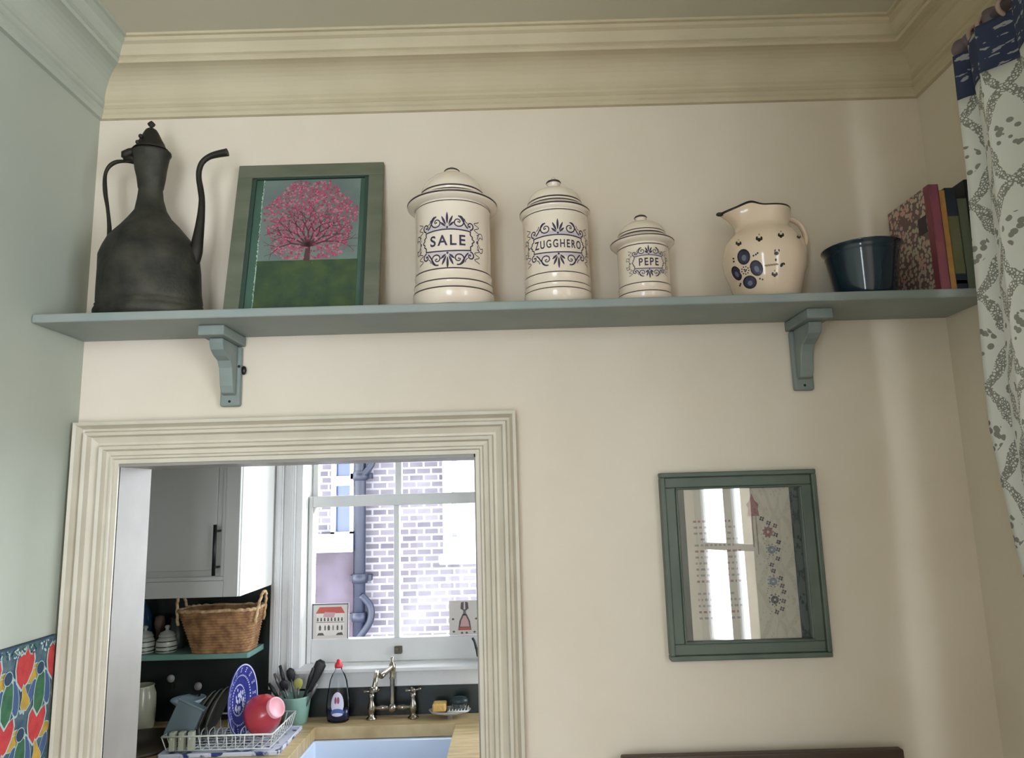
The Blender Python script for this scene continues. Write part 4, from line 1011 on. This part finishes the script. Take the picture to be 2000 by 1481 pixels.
# PEPE
y = -.115; z = zr(1259, y); cx = at(1259, 560, y).x
bd = [(47,B0),(51.5,B0+.0005),(51.5,z(583.5)),(51.6,z(582),2),(51,z(580)),(50,z(577)),(50,z(568)),(50.8,z(566),2),(50,z(564)),(49.4,z(560)),(49,z(530)),(49.4,z(495)),(49.8,z(493),2),(49.4,z(491)),(50,z(485)),(46,z(484))]
ld = [(49,z(488)),(58,z(484)),(62,z(480),2),(62.3,z(478)),(58,z(475)),(51,z(471.5),3),(48,z(469),2),(46.5,z(466)),(47,z(463),2),(46.5,z(461)),(45,z(457)),(41,z(450)),(36,z(445)),(28,z(440)),(17,z(436)),(10,z(434)),(9.6,z(431)),(10.5,z(429.5)),(12,z(427.5),2),(13,z(426),2),(11,z(423.5),2),(7,z(422.5)),(3.5,z(421)),(3,z(419)),(0,z(417))]
zc = at(1260, 511, y-.064).z
jar(cx, y, 'small cream lidded jar lettered PEPE, smallest of the three', 'PEPE', (bd, ld), .001300, z, (.002, zc, .040, .0145, .040, .049, .0195, .6), (1,-1))

# ================================================================== FLOWERED JUG
def jug():
    cx, cy = at(1497, 570, -.112).x+.002, -.112
    t = thing('jug', (cx,cy,SZ1), 'round cream jug with dark flower, right of the lettered jars', 'jug')
    z = zr(1498, cy); mp = .001300
    pr = [(44,SZ1),(50,SZ1+.0008,1),(52,SZ1+.003),(60,SZ1+.011),(70,z(548)),(77,z(530)),(79.5,z(512)),(78.5,z(495)),(74,z(480)),(66,z(468)),(57,z(459)),(52,z(452)),(51,z(446)),(52,z(438)),(54,z(428)),(56,z(420),1),(56.5,z(417)),(54,z(417)),(51,z(424)),(49,z(440)),(48,z(455)),(30,z(500)),(0,z(520))]
    zn, zt = z(456), z(417); sp = math.radians(190)
    def fn(a, r, zz):
        g = max(0, min(1, (zz-zn)/(zt-zn))) if zz > zn else 0
        if r < .02: g = 0
        d = abs((a-sp+PI) % (2*PI)-PI); bell = math.exp(-(d/.42)**2)
        r2 = r + g*g*(.040*bell - .010*math.exp(-((d-.95)/.4)**2))
        z2 = zz + g*g*(-.006*bell + .014*math.exp(-((d-.72)/.34)**2) - .002*math.exp(-((d-1.5)/.4)**2))
        return r2, z2
    m = MB(); m.lathe((cx,cy), [(r*mp,z_)+tuple(k) for r,z_,*k in pr], 96, fn=fn, cap=False)
    rt = sorted([(p[1], p[0]*mp) for p in pr[:12]])
    def hit(px, py, o=.0008):
        yy = cy-.09
        for _ in range(12):
            q = at(px, py, yy); r = interp(rt, q.z)+o; dx = q.x-cx
            if abs(dx) > r*.995: dx = math.copysign(r*.995, dx)
            yy = .5*yy+.5*(cy-math.sqrt(r*r-dx*dx))
        return Vector((cx+dx, cy-math.sqrt(r*r-dx*dx), q.z))
    def cp(x_, y_): return (1160+x_/4.348, 380+y_/4.348)
    F = lambda u, zz, o=.0008: hit(u, zz, o)          # paint placed on the glaze where the photo shows it
    def pb(x_, y_, rx, ry, ang=0, mi=2, o=.0008, **k):
        u, v = cp(x_, y_); blob(m, F, u, v, rx/4.348, ry/4.348, ang, mi, o, n=16, **k)
    for (x_, y_, rx, ry, a) in ((1272,530,52,64,.0),(1380,625,52,66,-.35),(1325,745,56,54,.2),(1212,670,36,62,-.45)):
        pb(x_, y_, rx*1.06, ry*1.06, a, 1, .0006); pb(x_, y_, rx*.84, ry*.84, a, 2, .0010); pb(x_+2, y_+8, rx*.38, ry*.42, a, 3, .0014)
    pb(1285, 645, 46, 50, 0, 0, .0018)
    for k in range(9):
        q = 2*PI*k/9; pb(1285+30*math.cos(q), 645+32*math.sin(q), 6, 6, 0, 1, .0022)
    for dx, dy in ((-8,-6),(8,-4),(0,8)): pb(1285+dx, 645+dy, 7, 7, 0, 1, .0022)
    def motif(x_, y_, s_=1):
        pb(x_, y_, 30*s_, 11*s_, 0, 1); pb(x_-20*s_, y_-14*s_, 8*s_, 12*s_, .5, 1); pb(x_+20*s_, y_-14*s_, 8*s_, 12*s_, -.5, 1); pb(x_, y_+12*s_, 12*s_, 9*s_, 0, 1); pb(x_, y_-40*s_, 6*s_, 8*s_, 0, 4)
    motif(1403,380); motif(1588,350,.9); motif(1228,420,.85); motif(1742,362,.6); motif(1535,682,.9)
    pb(1550,500,20,16,0,1); pb(1538,476,6,12,.3,1); pb(1572,474,6,12,-.3,1); pb(1545,555,8,12,0,1)
    pb(1595,598,12,20,.5,1); pb(1615,588,7,12,-.6,1)
    for k in range(5): pb(1465+k*22, 604-k*3, 16, 8, .1, 4)
    for x_, y_ in ((1355,520),(1375,510),(1390,498),(1185,545),(1188,570),(1410,715),(1432,722),(1245,760),(1240,775)): pb(x_, y_, 8, 8, 0, 1)
    # dark spout tip
    m.build('body', [JUGC, BLACKG, PETAL, PETALG, OLIVE], t, recalc=False)
    tip = Vector((cx+.100*math.cos(sp), cy+.100*math.sin(sp), zt-.006))
    k_ = MB(); k_.sphere((cx+(.0565*0+.112)*math.cos(sp), cy+.112*math.sin(sp), zt-.007), .0075, 8, sc=(1.3,1,.7)); k_.build('spout_tip', BLACKG, t)
    hd = MB(); a = math.radians(8); ca, sa = math.cos(a), math.sin(a)
    hp = [(.064,zt-.014),(.082,zt-.014),(.104,zt-.026),(.117,zt-.050),(.116,zt-.080),(.100,zt-.105)]
    hd.tube(smoothpath([(cx+r*ca, cy+r*sa, q) for r, q in hp], 6), .0085, 12, flat=.7); hd.build('handle', JUGC, t)
jug()

# ================================================================== NAVY BOWL
def nbowl():
    cx, cy = at(1690, 560, -.112).x, -.112; z = zr(1690, cy); mp = .0013
    t = thing('bowl', (cx,cy,SZ1), 'dark navy glazed bowl in front of the books', 'bowl')
    pr = [(44,SZ1),(50,SZ1+.002),(54,SZ1+.012),(60,z(545)),(64,z(520)),(66,z(505)),(68,z(502)),(67,z(500)),(69,z(492)),(73,z(489)),(73.5,z(487)),(71,z(486)),(66,z(492)),(62,z(510)),(50,z(550)),(0,z(560))]
    MB().lathe((cx,cy), [(r*mp,z_) for r,z_ in pr], 72, cap=False).build('shell', NAVYG, t, recalc=False)
nbowl()

# ================================================================== BOOKS
def marbled():
    m = bpy.data.materials.new('marbled_paper'); m.use_nodes = True; nt = m.node_tree; b = nt.nodes['Principled BSDF']; b.inputs['Roughness'].default_value = .6
    tc = nt.nodes.new('ShaderNodeTexCoord'); v = nt.nodes.new('ShaderNodeTexVoronoi'); v.inputs['Scale'].default_value = 95; n1 = nt.nodes.new('ShaderNodeTexNoise'); n1.inputs['Scale'].default_value = 45
    nt.links.new(tc.outputs['Object'], v.inputs['Vector']); nt.links.new(tc.outputs['Object'], n1.inputs['Vector'])
    n = N(nt); f = n.m('GREATER_THAN', v.outputs['Distance'], .52); g = n.m('GREATER_THAN', n1.outputs[0], .5)
    c = n.mix(g, lin((204,160,146)), lin((190,180,156))); c = n.mix(f, c, lin((116,94,94))); nt.links.new(c, b.inputs['Base Color']); return m
def book(x0, x1, h, yf_, yb_, label, cover, bands=(), face=None):
    t = thing('book', ((x0+x1)/2, yf_, SZ1), label, 'book', 'books at the right end of the long shelf')
    z0, z1 = SZ1+.0005, SZ1+h; tc_ = .0022
    m = MB(); m.box((x0,yf_,z0),(x0+tc_,yb_,z1), 1 if face else 0); m.box((x1-tc_,yf_,z0),(x1,yb_,z1)); m.box((x0,yf_,z0),(x1,yf_+tc_,z1))
    if face:   # the spine's colour wraps a little onto the cover
        m.box((x0-.0006,yf_-.0003,z0),(x0+.001,yf_+.022,z1)); 
        for za, zb in ((0,.035),(h-.035,h)): m.prism([(yb_-.0,z0+za if za else z0),(yb_,z0+zb),(yb_-.03,z0+(zb if za == 0 else za))], 'x', x0-.0006, x0+.001) if False else None
        m.box((x0-.0012,yf_+.024,z0+h*.58),(x0,yf_+.060,z0+h*.74), 2)
    for (a, b, mi) in bands: m.box((x0+.0004,yf_-.0006,z0+h*a),(x1-.0004,yf_+.001,z0+h*b), mi)
    m.build('cover', cover, t, bevel=.0008)
    MB().box((x0+tc_,yf_+tc_,z0+.003),(x1-tc_,yb_-.004,z1-.003)).build('pages', mat('book_pages', (196,182,150), .9), t)
MAR = marbled()
RSP = mat('red_plum_spine', (132,66,70), .5, col2=(118,56,76), scale=14)
book(1.036, 1.060, .268, -.203, -.012, 'large book with marbled cover and plum spine beside the bowl', [RSP, MAR, mat('dark_cover_label', (58,48,56), .5)], bands=(), face=True)
book(1.061, 1.079, .255, -.196, -.03, 'yellow spined book right of the marbled book', [mat('yellow_spine', (184,142,70), .6, col2=(168,116,66), scale=30)])
book(1.080, 1.108, .262, -.192, -.03, 'olive book with navy top and bottom bands', [mat('olive_spine', (112,114,84), .6, col2=(100,100,74), scale=12), mat('navy_band', (32,44,62), .5), mat('pale_marks', (150,160,160), .5)], bands=((.72,1.0,1),(0,.16,1),(.06,.10,2)))
book(1.109, 1.134, .235, -.190, -.03, 'grey green book half hidden by the curtain', [mat('grey_green_spine', (98,108,92), .6)])
book(1.135, 1.160, .285, -.188, -.03, 'dark book against the right wall, behind the curtain', [mat('black_spine', (34,38,44), .6)])

# ================================================================== WALL PICTURE
def wallpic():
    x0, x1, z0, z1 = .3705, .7660, 1.290, 1.7465; yf_, yb_ = -.024, -.0008
    t = thing('framed_print', ((x0+x1)/2,0,z0), 'green framed glazed print with flower border on the right of the doorway', 'picture')
    fw = .043
    def fr(a, b, y0_, y1_, mb):
        X0, X1, Z0, Z1 = x0+a, x1-a, z0+a, z1-a; w_ = b-a
        mb.box((X0,y0_,Z0),(X1,y1_,Z0+w_)); mb.box((X0,y0_,Z1-w_),(X1,y1_,Z1)); mb.box((X0,y0_,Z0+w_),(X0+w_,y1_,Z1-w_)); mb.box((X1-w_,y0_,Z0+w_),(X1,y1_,Z1-w_))
    m = MB(); fr(0,.012,-.030,yb_,m); fr(.012,.038,-.022,yb_,m); fr(.038,fw,-.026,yb_,m)
    m.build('frame', mat('sage_green_frame', (96,106,94), .5, col2=(82,94,82), scale=7, bump=.1), t, bevel=.0025)
    m = MB(); m.box((x0+fw,-.008,z0+fw),(x1-fw,-.004,z1-fw)); m.build('mount', mat('dark_teal_mount', (42,62,62), .6), t)
    px0, px1, pz0, pz1 = x0+fw+.019, x1-fw-.022, z0+fw+.001, z1-fw-.001
    pw, ph = px1-px0, pz1-pz0
    m = MB(); m.box((px0,-.0095,pz0),(px1,-.008,pz1), 0)
    yy = -.0098
    def q(u0, v0, u1, v1, mi): m.box((px0+pw*u0, yy, pz0+ph*v0), (px0+pw*u1, yy+.0004, pz0+ph*v1), mi)
    random.seed(3)
    for r_ in range(17):
        v = .775-.040*r_
        if r_ == 11: continue
        u = .07+(.06 if r_ in (3,) else 0); end = .46+random.uniform(-.04,.05)
        while u < end:
            L = random.uniform(.012,.04); q(u, v, min(u+L,end), v+.014, 1 if r_ % 5 else 2); u += L+.018
    def dot(u, v, r_, mi, n=10, o=0):
        c = [(px0+pw*u+r_*math.cos(2*PI*i/n), yy-.0002-o, pz0+ph*v+r_*math.sin(2*PI*i/n)) for i in range(n)]; m.add(c, [tuple(range(n))], mi)
    # blossom border down the right
    for (u, v) in ((.72,.79),(.78,.76),(.84,.74),(.84,.68),(.86,.63),(.85,.58),(.84,.52),(.78,.48),(.79,.44),(.85,.39),(.86,.34),(.87,.30),(.86,.24),(.84,.19),(.79,.17)):
        for k in range(4):
            a = k*PI/2+.4; dot(u+.015*math.cos(a), v+.010*math.sin(a), .0026, 3)
    for (u, v, mi, r_) in ((.77,.70,2,.012),(.79,.58,4,.010),(.78,.37,4,.010),(.78,.25,3,.010)):
        dot(u, v, r_, mi, 14); dot(u, v, r_*.3, 0, 12, .0002)
        for k in range(9): dot(u+.05*math.cos(k*.7), v+.036*math.sin(k*.7), .0022, mi, 7)
    for k in range(40): dot(.74+.02*math.sin(k*.5)+random.uniform(-.02,.03), .16+.60*k/40, .0012, 3, 6)
    # onion-domed tower on top
    def pg(pts, mi): m.add([(px0+pw*u, yy-.0003, pz0+ph*v) for u, v in pts], [tuple(range(len(pts)))], mi)
    pg([(.60,.86),(.69,.86),(.70,.89),(.665,.915),(.648,.95),(.64,.965),(.632,.95),(.615,.915),(.585,.89)], 2)
    pg([(.59,.81),(.70,.81),(.69,.86),(.60,.86)], 2); pg([(.62,.60),(.635,.60),(.635,.81),(.62,.81)], 1); pg([(.66,.55),(.672,.55),(.672,.81),(.66,.81)], 1)
    m.build('print', [PAPER, TXT, TXTP, TXTD, mat('blue_grey_print', (138,148,156), .8)], t, recalc=False)
    MB().box((x0+fw-.001,-.0150,z0+fw-.001),(x1-fw+.001,-.0130,z1-fw+.001)).build('glazing', PGLASS, t)
wallpic()

# ================================================================== FLORAL PANEL ON LEFT WALL
def floral():
    x = XL+.0005; z1 = 1.396; z0 = .80; y1 = -.042; y0 = -1.25
    cols = [mat('deep_blue_ground', (58,84,104), .9, col2=(92,112,112), scale=40), mat('tulip_red', (196,66,62), .9, col2=(178,52,56), scale=50), mat('leaf_green', (62,110,72), .9, col2=(50,92,66), scale=40), mat('ochre_yellow', (198,158,62), .9, col2=(170,140,60), scale=40), mat('pale_outline', (170,190,186), .9), mat('cobalt_flower', (70,92,132), .9), mat('navy_edging', (44,66,84), .9)]
    t = thing('wall_hanging', (x,(y0+y1)/2,z0), 'colourful tulip patterned cloth panel on the left wall', 'wall hanging')
    m = MB(); m.box((x,y0,z0),(x+.005,y1,z1), 0)
    X = x+.005
    k_ = [0]
    def shp(y, z, pts, mi, s=1.0, rot=0, lay=9):
        k_[0] += 1; o = X+.0002+.00016*lay+.0000004*(k_[0] % 300)
        c_, s_ = math.cos(rot), math.sin(rot); P = []
        for a, b in pts:
            aa, bb = a*c_-b*s_, a*s_+b*c_; yy, zz = y-aa*s, z+bb*s
            P.append((o, min(max(yy, y0+.001), y1-.001), min(max(zz, z0+.001), z1-.004)))
        m.add(P, [tuple(range(len(P)))], mi)
    def ell(a, b, n=14): return [(a*math.cos(2*PI*i/n), b*math.sin(2*PI*i/n)) for i in range(n)]
    tulip = [(0,-.034),(.014,-.022),(.021,-.004),(.022,.014),(.014,.026),(.006,.020),(0,.032),(-.008,.020),(-.016,.026),(-.022,.012),(-.020,-.006),(-.012,-.024)]
    leaf = [(0,-.042),(.012,-.028),(.015,-.008),(.014,.014),(.008,.030),(0,.036),(-.008,.028),(-.012,.010),(-.014,-.012),(-.010,-.030)]
    pear = [(0,-.020),(.012,-.014),(.014,-.004),(.007,.008),(.004,.024),(0,.030),(-.004,.022),(-.007,.008),(-.012,-.004),(-.011,-.014)]
    random.seed(5)
    def outl(p, g=1.16): return [(a*g, b*g) for a, b in p]
    row = 0; z = z1-.052
    while z > z0-.05:
        y = y1+.004-(.054 if row % 2 else 0)
        while y > y0-.05:
            for li, (dy, dz, P, mi, s_, ro) in enumerate(((-.058,-.018,ell(.026,.017),3,1.0,.4),(.030,-.024,ell(.020,.014),3,1.0,-.4),(-.026,-.060,ell(.013,.040),5,1.0,-.2),(.030,-.060,ell(.010,.028),5,1.0,.35),(0,0,tulip,1,1.34,.15),(.008,-.072,pear,3,1.15,-.25),(-.050,-.062,leaf,2,1.25,.08),(-.054,-.012,ell(.013,.014),6,1.0,0))):
                shp(y+dy, z+dz, outl(P, 1.13), 4, s_, ro, li*2+1); shp(y+dy, z+dz, P, mi, s_, ro, li*2+2)
            for k in range(7): shp(y-.045+random.uniform(-.05,.05), z+.045+random.uniform(-.02,.012), ell(.006,.003,8), 4, 1, random.uniform(0,3), 0)
            y -= .108
        z -= .132; row += 1
    for k in range(420):
        yy = random.uniform(y0,y1); shp(yy, z1-.004-abs(random.gauss(0,.010)), ell(random.uniform(.002,.005), random.uniform(.0015,.003), 7), random.choice((4,4,2,5)), 1, random.uniform(0,3), 18)
    m.build('fabric', cols, t, recalc=False)
    MB().box((x,y0,z1),(x+.009,y1,z1+.003)).build('top_rail', cols[6], t)
floral()

# ================================================================== CURTAIN
def curtmat():
    m = bpy.data.materials.new('trellis_print_linen'); m.use_nodes = True; nt = m.node_tree; b = nt.nodes['Principled BSDF']; b.inputs['Roughness'].default_value = .9
    b.inputs['Specular IOR Level'].default_value = .1
    uv = nt.nodes.new('ShaderNodeUVMap'); uv.uv_map = 'UVMap'; sp = nt.nodes.new('ShaderNodeSeparateXYZ'); nt.links.new(uv.outputs[0], sp.inputs[0])
    n = N(nt); u, v = sp.outputs[0], sp.outputs[1]
    nz = nt.nodes.new('ShaderNodeTexNoise'); nz.inputs['Scale'].default_value = 30; nt.links.new(uv.outputs[0], nz.inputs['Vector'])
    wob = n.m('MULTIPLY', n.m('SUBTRACT', nz.outputs[0], .5), .10)
    p = n.m('ADD', n.m('DIVIDE', u, .15), wob); q = n.m('ADD', n.m('DIVIDE', v, .20), wob)
    # ogee: bend the diamond edges
    bend = n.m('MULTIPLY', n.m('SINE', n.m('MULTIPLY', q, 4*PI)), .045)
    a = n.m('ABSOLUTE', n.m('SUBTRACT', n.m('FRACT', n.m('ADD', n.m('ADD', p, q), bend)), .5)); c = n.m('ABSOLUTE', n.m('SUBTRACT', n.m('FRACT', n.m('SUBTRACT', n.m('ADD', p, 10), n.m('ADD', q, bend))), .5))
    band = n.m('MAXIMUM', n.m('LESS_THAN', a, .085), n.m('LESS_THAN', c, .085))
    vo = nt.nodes.new('ShaderNodeTexVoronoi'); vo.feature = 'DISTANCE_TO_EDGE'; vo.inputs['Scale'].default_value = 170; nt.links.new(uv.outputs[0], vo.inputs['Vector'])
    chain = n.m('LESS_THAN', vo.outputs['Distance'], .15); m1 = n.m('MULTIPLY', band, chain)
    # sprig in the middle of each diamond
    fp = n.m('SUBTRACT', a, .5); fc = n.m('SUBTRACT', c, .5)
    d = n.m('SQRT', n.m('ADD', n.m('MULTIPLY', fp, fp), n.m('MULTIPLY', fc, fc)))
    v2 = nt.nodes.new('ShaderNodeTexVoronoi'); v2.inputs['Scale'].default_value = 62; nt.links.new(uv.outputs[0], v2.inputs['Vector'])
    spr = n.m('MULTIPLY', n.m('LESS_THAN', d, .30), n.m('LESS_THAN', v2.outputs['Distance'], .42))
    msk = n.m('MINIMUM', n.m('ADD', m1, spr), 1)
    col = n.mix(msk, lin((242,243,240)), lin((156,155,150))); nt.links.new(col, b.inputs['Base Color'])
    tr = nt.nodes.new('ShaderNodeBsdfTranslucent'); nt.links.new(col, tr.inputs[0]); mx = nt.nodes.new('ShaderNodeMixShader'); mx.inputs[0].default_value = .08
    out = nt.nodes['Material Output']; nt.links.new(b.outputs[0], mx.inputs[1]); nt.links.new(tr.outputs[0], mx.inputs[2]); nt.links.new(mx.outputs[0], out.inputs[0])
    return m
def headmat():
    m = bpy.data.materials.new('blue_figured_header'); m.use_nodes = True; nt = m.node_tree; b = nt.nodes['Principled BSDF']; b.inputs['Roughness'].default_value = .9
    uv = nt.nodes.new('ShaderNodeUVMap'); uv.uv_map = 'UVMap'; n = N(nt)
    mp = nt.nodes.new('ShaderNodeMapping'); mp.inputs['Scale'].default_value = (14,46,1); nt.links.new(uv.outputs[0], mp.inputs[0])
    no = nt.nodes.new('ShaderNodeTexNoise'); no.inputs['Scale'].default_value = 1.4; no.inputs['Detail'].default_value = 3; nt.links.new(mp.outputs[0], no.inputs['Vector'])
    sp = nt.nodes.new('ShaderNodeSeparateXYZ'); nt.links.new(uv.outputs[0], sp.inputs[0])
    st = n.m('GREATER_THAN', n.m('SINE', n.m('MULTIPLY', sp.outputs[1], 420)), .45); top = n.m('GREATER_THAN', sp.outputs[1], 2.66)
    msk = n.m('MAXIMUM', n.m('GREATER_THAN', no.outputs[0], .60), n.m('MULTIPLY', st, top))
    nt.links.new(n.mix(msk, lin((56,66,96)), lin((170,172,178))), b.inputs['Base Color']); return m
CM, HM = curtmat(), headmat()
def curtain(name, label, ya, yb, zb_, ztop, zh, folds, edge, xc=1.026, amp=.027, sd=0):
    nu, nv = 150, 60
    t = thing(name, (xc,(ya+yb)/2,zb_), label, 'curtain', 'curtains on the right wall')
    def grid(z0, z1, nm, mt, off=0, rows=nv):
        m = MB(); U = []
        for j in range(rows+1):
            z = lerp(z0, z1, j/rows)
            for i in range(nu+1):
                s = i/nu; ph = s*folds*2*PI+sd; e = edge(z)
                y = lerp(ya+e, yb, s)+.010*math.sin(ph*2+z*1.1)
                pin = 1-.35*max(0, min(1, (z-2.45)/.25))
                x = xc+off+amp*pin*(math.sin(ph+.35*math.sin(z*2.1+s*9))+.25*math.sin(ph*2.3+z*1.7)) 
                m.v.append(Vector((x, y, z))); U.append((s*abs(yb-ya)*2.1, z))
        W_ = nu+1
        for j in range(rows):
            for i in range(nu): m.f.append([j*W_+i, j*W_+i+1, (j+1)*W_+i+1, (j+1)*W_+i]); m.mi.append(0); m.sm.append(True)
        o = m.build(nm, mt, t, recalc=False); me = o.data; l = me.uv_layers.new(name='UVMap')
        for p in me.polygons:
            for li in p.loop_indices: l.data[li].uv = U[me.loops[li].vertex_index]
        so = o.modifiers.new('thick', 'SOLIDIFY'); so.thickness = .0022; so.offset = 0
        return o
    grid(zb_, zh, 'drape', CM); grid(zh, ztop, 'header', HM, -.001, 14)
    return t
ed = [(.3,-.06),(1.43,-.020),(1.58,.0),(1.82,.022),(2.08,.0),(2.39,-.022),(2.57,-.020),(2.8,-.02)]
curtain('curtain', 'cream trellis print curtain with blue header beside the shelf end', -.350, -1.25, .35, 2.655, 2.548, 6, lambda z: interp(ed, z), sd=.3)
# pole and rings
POLE = mat('mauve_grey_pole_paint', (120,106,116), .5); RING = mat('pinkish_wooden_ring', (186,160,146), .5)
px_, pz_ = 1.050, 2.680
t = thing('curtain_pole', (px_,-.3,pz_), 'mauve grey curtain pole along the right wall', 'curtain pole')
MB().tube([(px_,-.405,pz_),(px_,-3.15,pz_)], .013, 16).build('rod', POLE, t)
m = MB(); m.lathe((0,0), [(.013,0),(.017,.004),(.017,.010),(.012,.014),(.018,.024),(.022,.036),(.018,.048),(.008,.056),(0,.058)], 24); m.xf(Matrix.Rotation(-PI/2,4,'X')); m.xf(Matrix.Translation(Vector((px_,-.405,pz_)))); m.build('finial', POLE, t)
for yy in (-.470, -3.10):
    m = MB(); m.tube([(XR-.001,yy,pz_+.0),(px_+.01,yy,pz_)], .008, 10); m.lathe((px_,yy),[(.0,pz_-.02),(.016,pz_-.018),(.018,pz_),(.016,pz_+.018),(0,pz_+.02)],16); m.build('bracket', POLE, t)
rings = [-.425,-.455,-.52,-.60,-.72,-.84,-.96,-1.08,-1.2]
proto = None
for i, yy in enumerate(rings):
    if proto is None:
        m = MB(); m.tube([(px_+.022*math.cos(2*PI*k/24), yy, pz_-.008+.022*math.sin(2*PI*k/24)) for k in range(24)], .0045, 8, closed=True)
        o = m.build('curtain_ring', RING, base=(px_,yy,pz_-.03)); proto = o
        tag(o, 'pinkish wooden curtain ring nearest the room corner', 'curtain ring', 'rings on the curtain pole')
    else:
        o = proto.copy(); C.objects.link(o); o.location.y = yy
        o['label'] = 'pinkish wooden curtain ring, number two from the corner' if i == 1 else 'wooden curtain ring farther along the pole, beyond the picture edge'
# dark low furniture edge at the bottom right
zt_ = at(1400, 1474, -.30).z
t = thing('wooden_bench', (.57,-.20,0), 'dark wooden furniture edge low below the wall print, at the picture bottom', 'furniture')
m = MB(); m.box((.235,-.055,.40),(.90,-.03,zt_*0+at(1300,1478,-.055).z)); m.build('backrest', mat('dark_wood', (70,54,42), .5), t, bevel=.004)
m = MB(); m.box((.235,-.45,.40),(.90,-.055,.45)); m.build('seat', mat('dark_wood_seat', (70,54,42), .5), t, bevel=.006)
for x in (.265,.87):
    for y in (-.42,-.07):
        MB().box((x-.02,y-.02,0),(x+.02,y+.02,.40)).build('leg', mat('dark_wood_leg', (70,54,42), .5), t, bevel=.004)
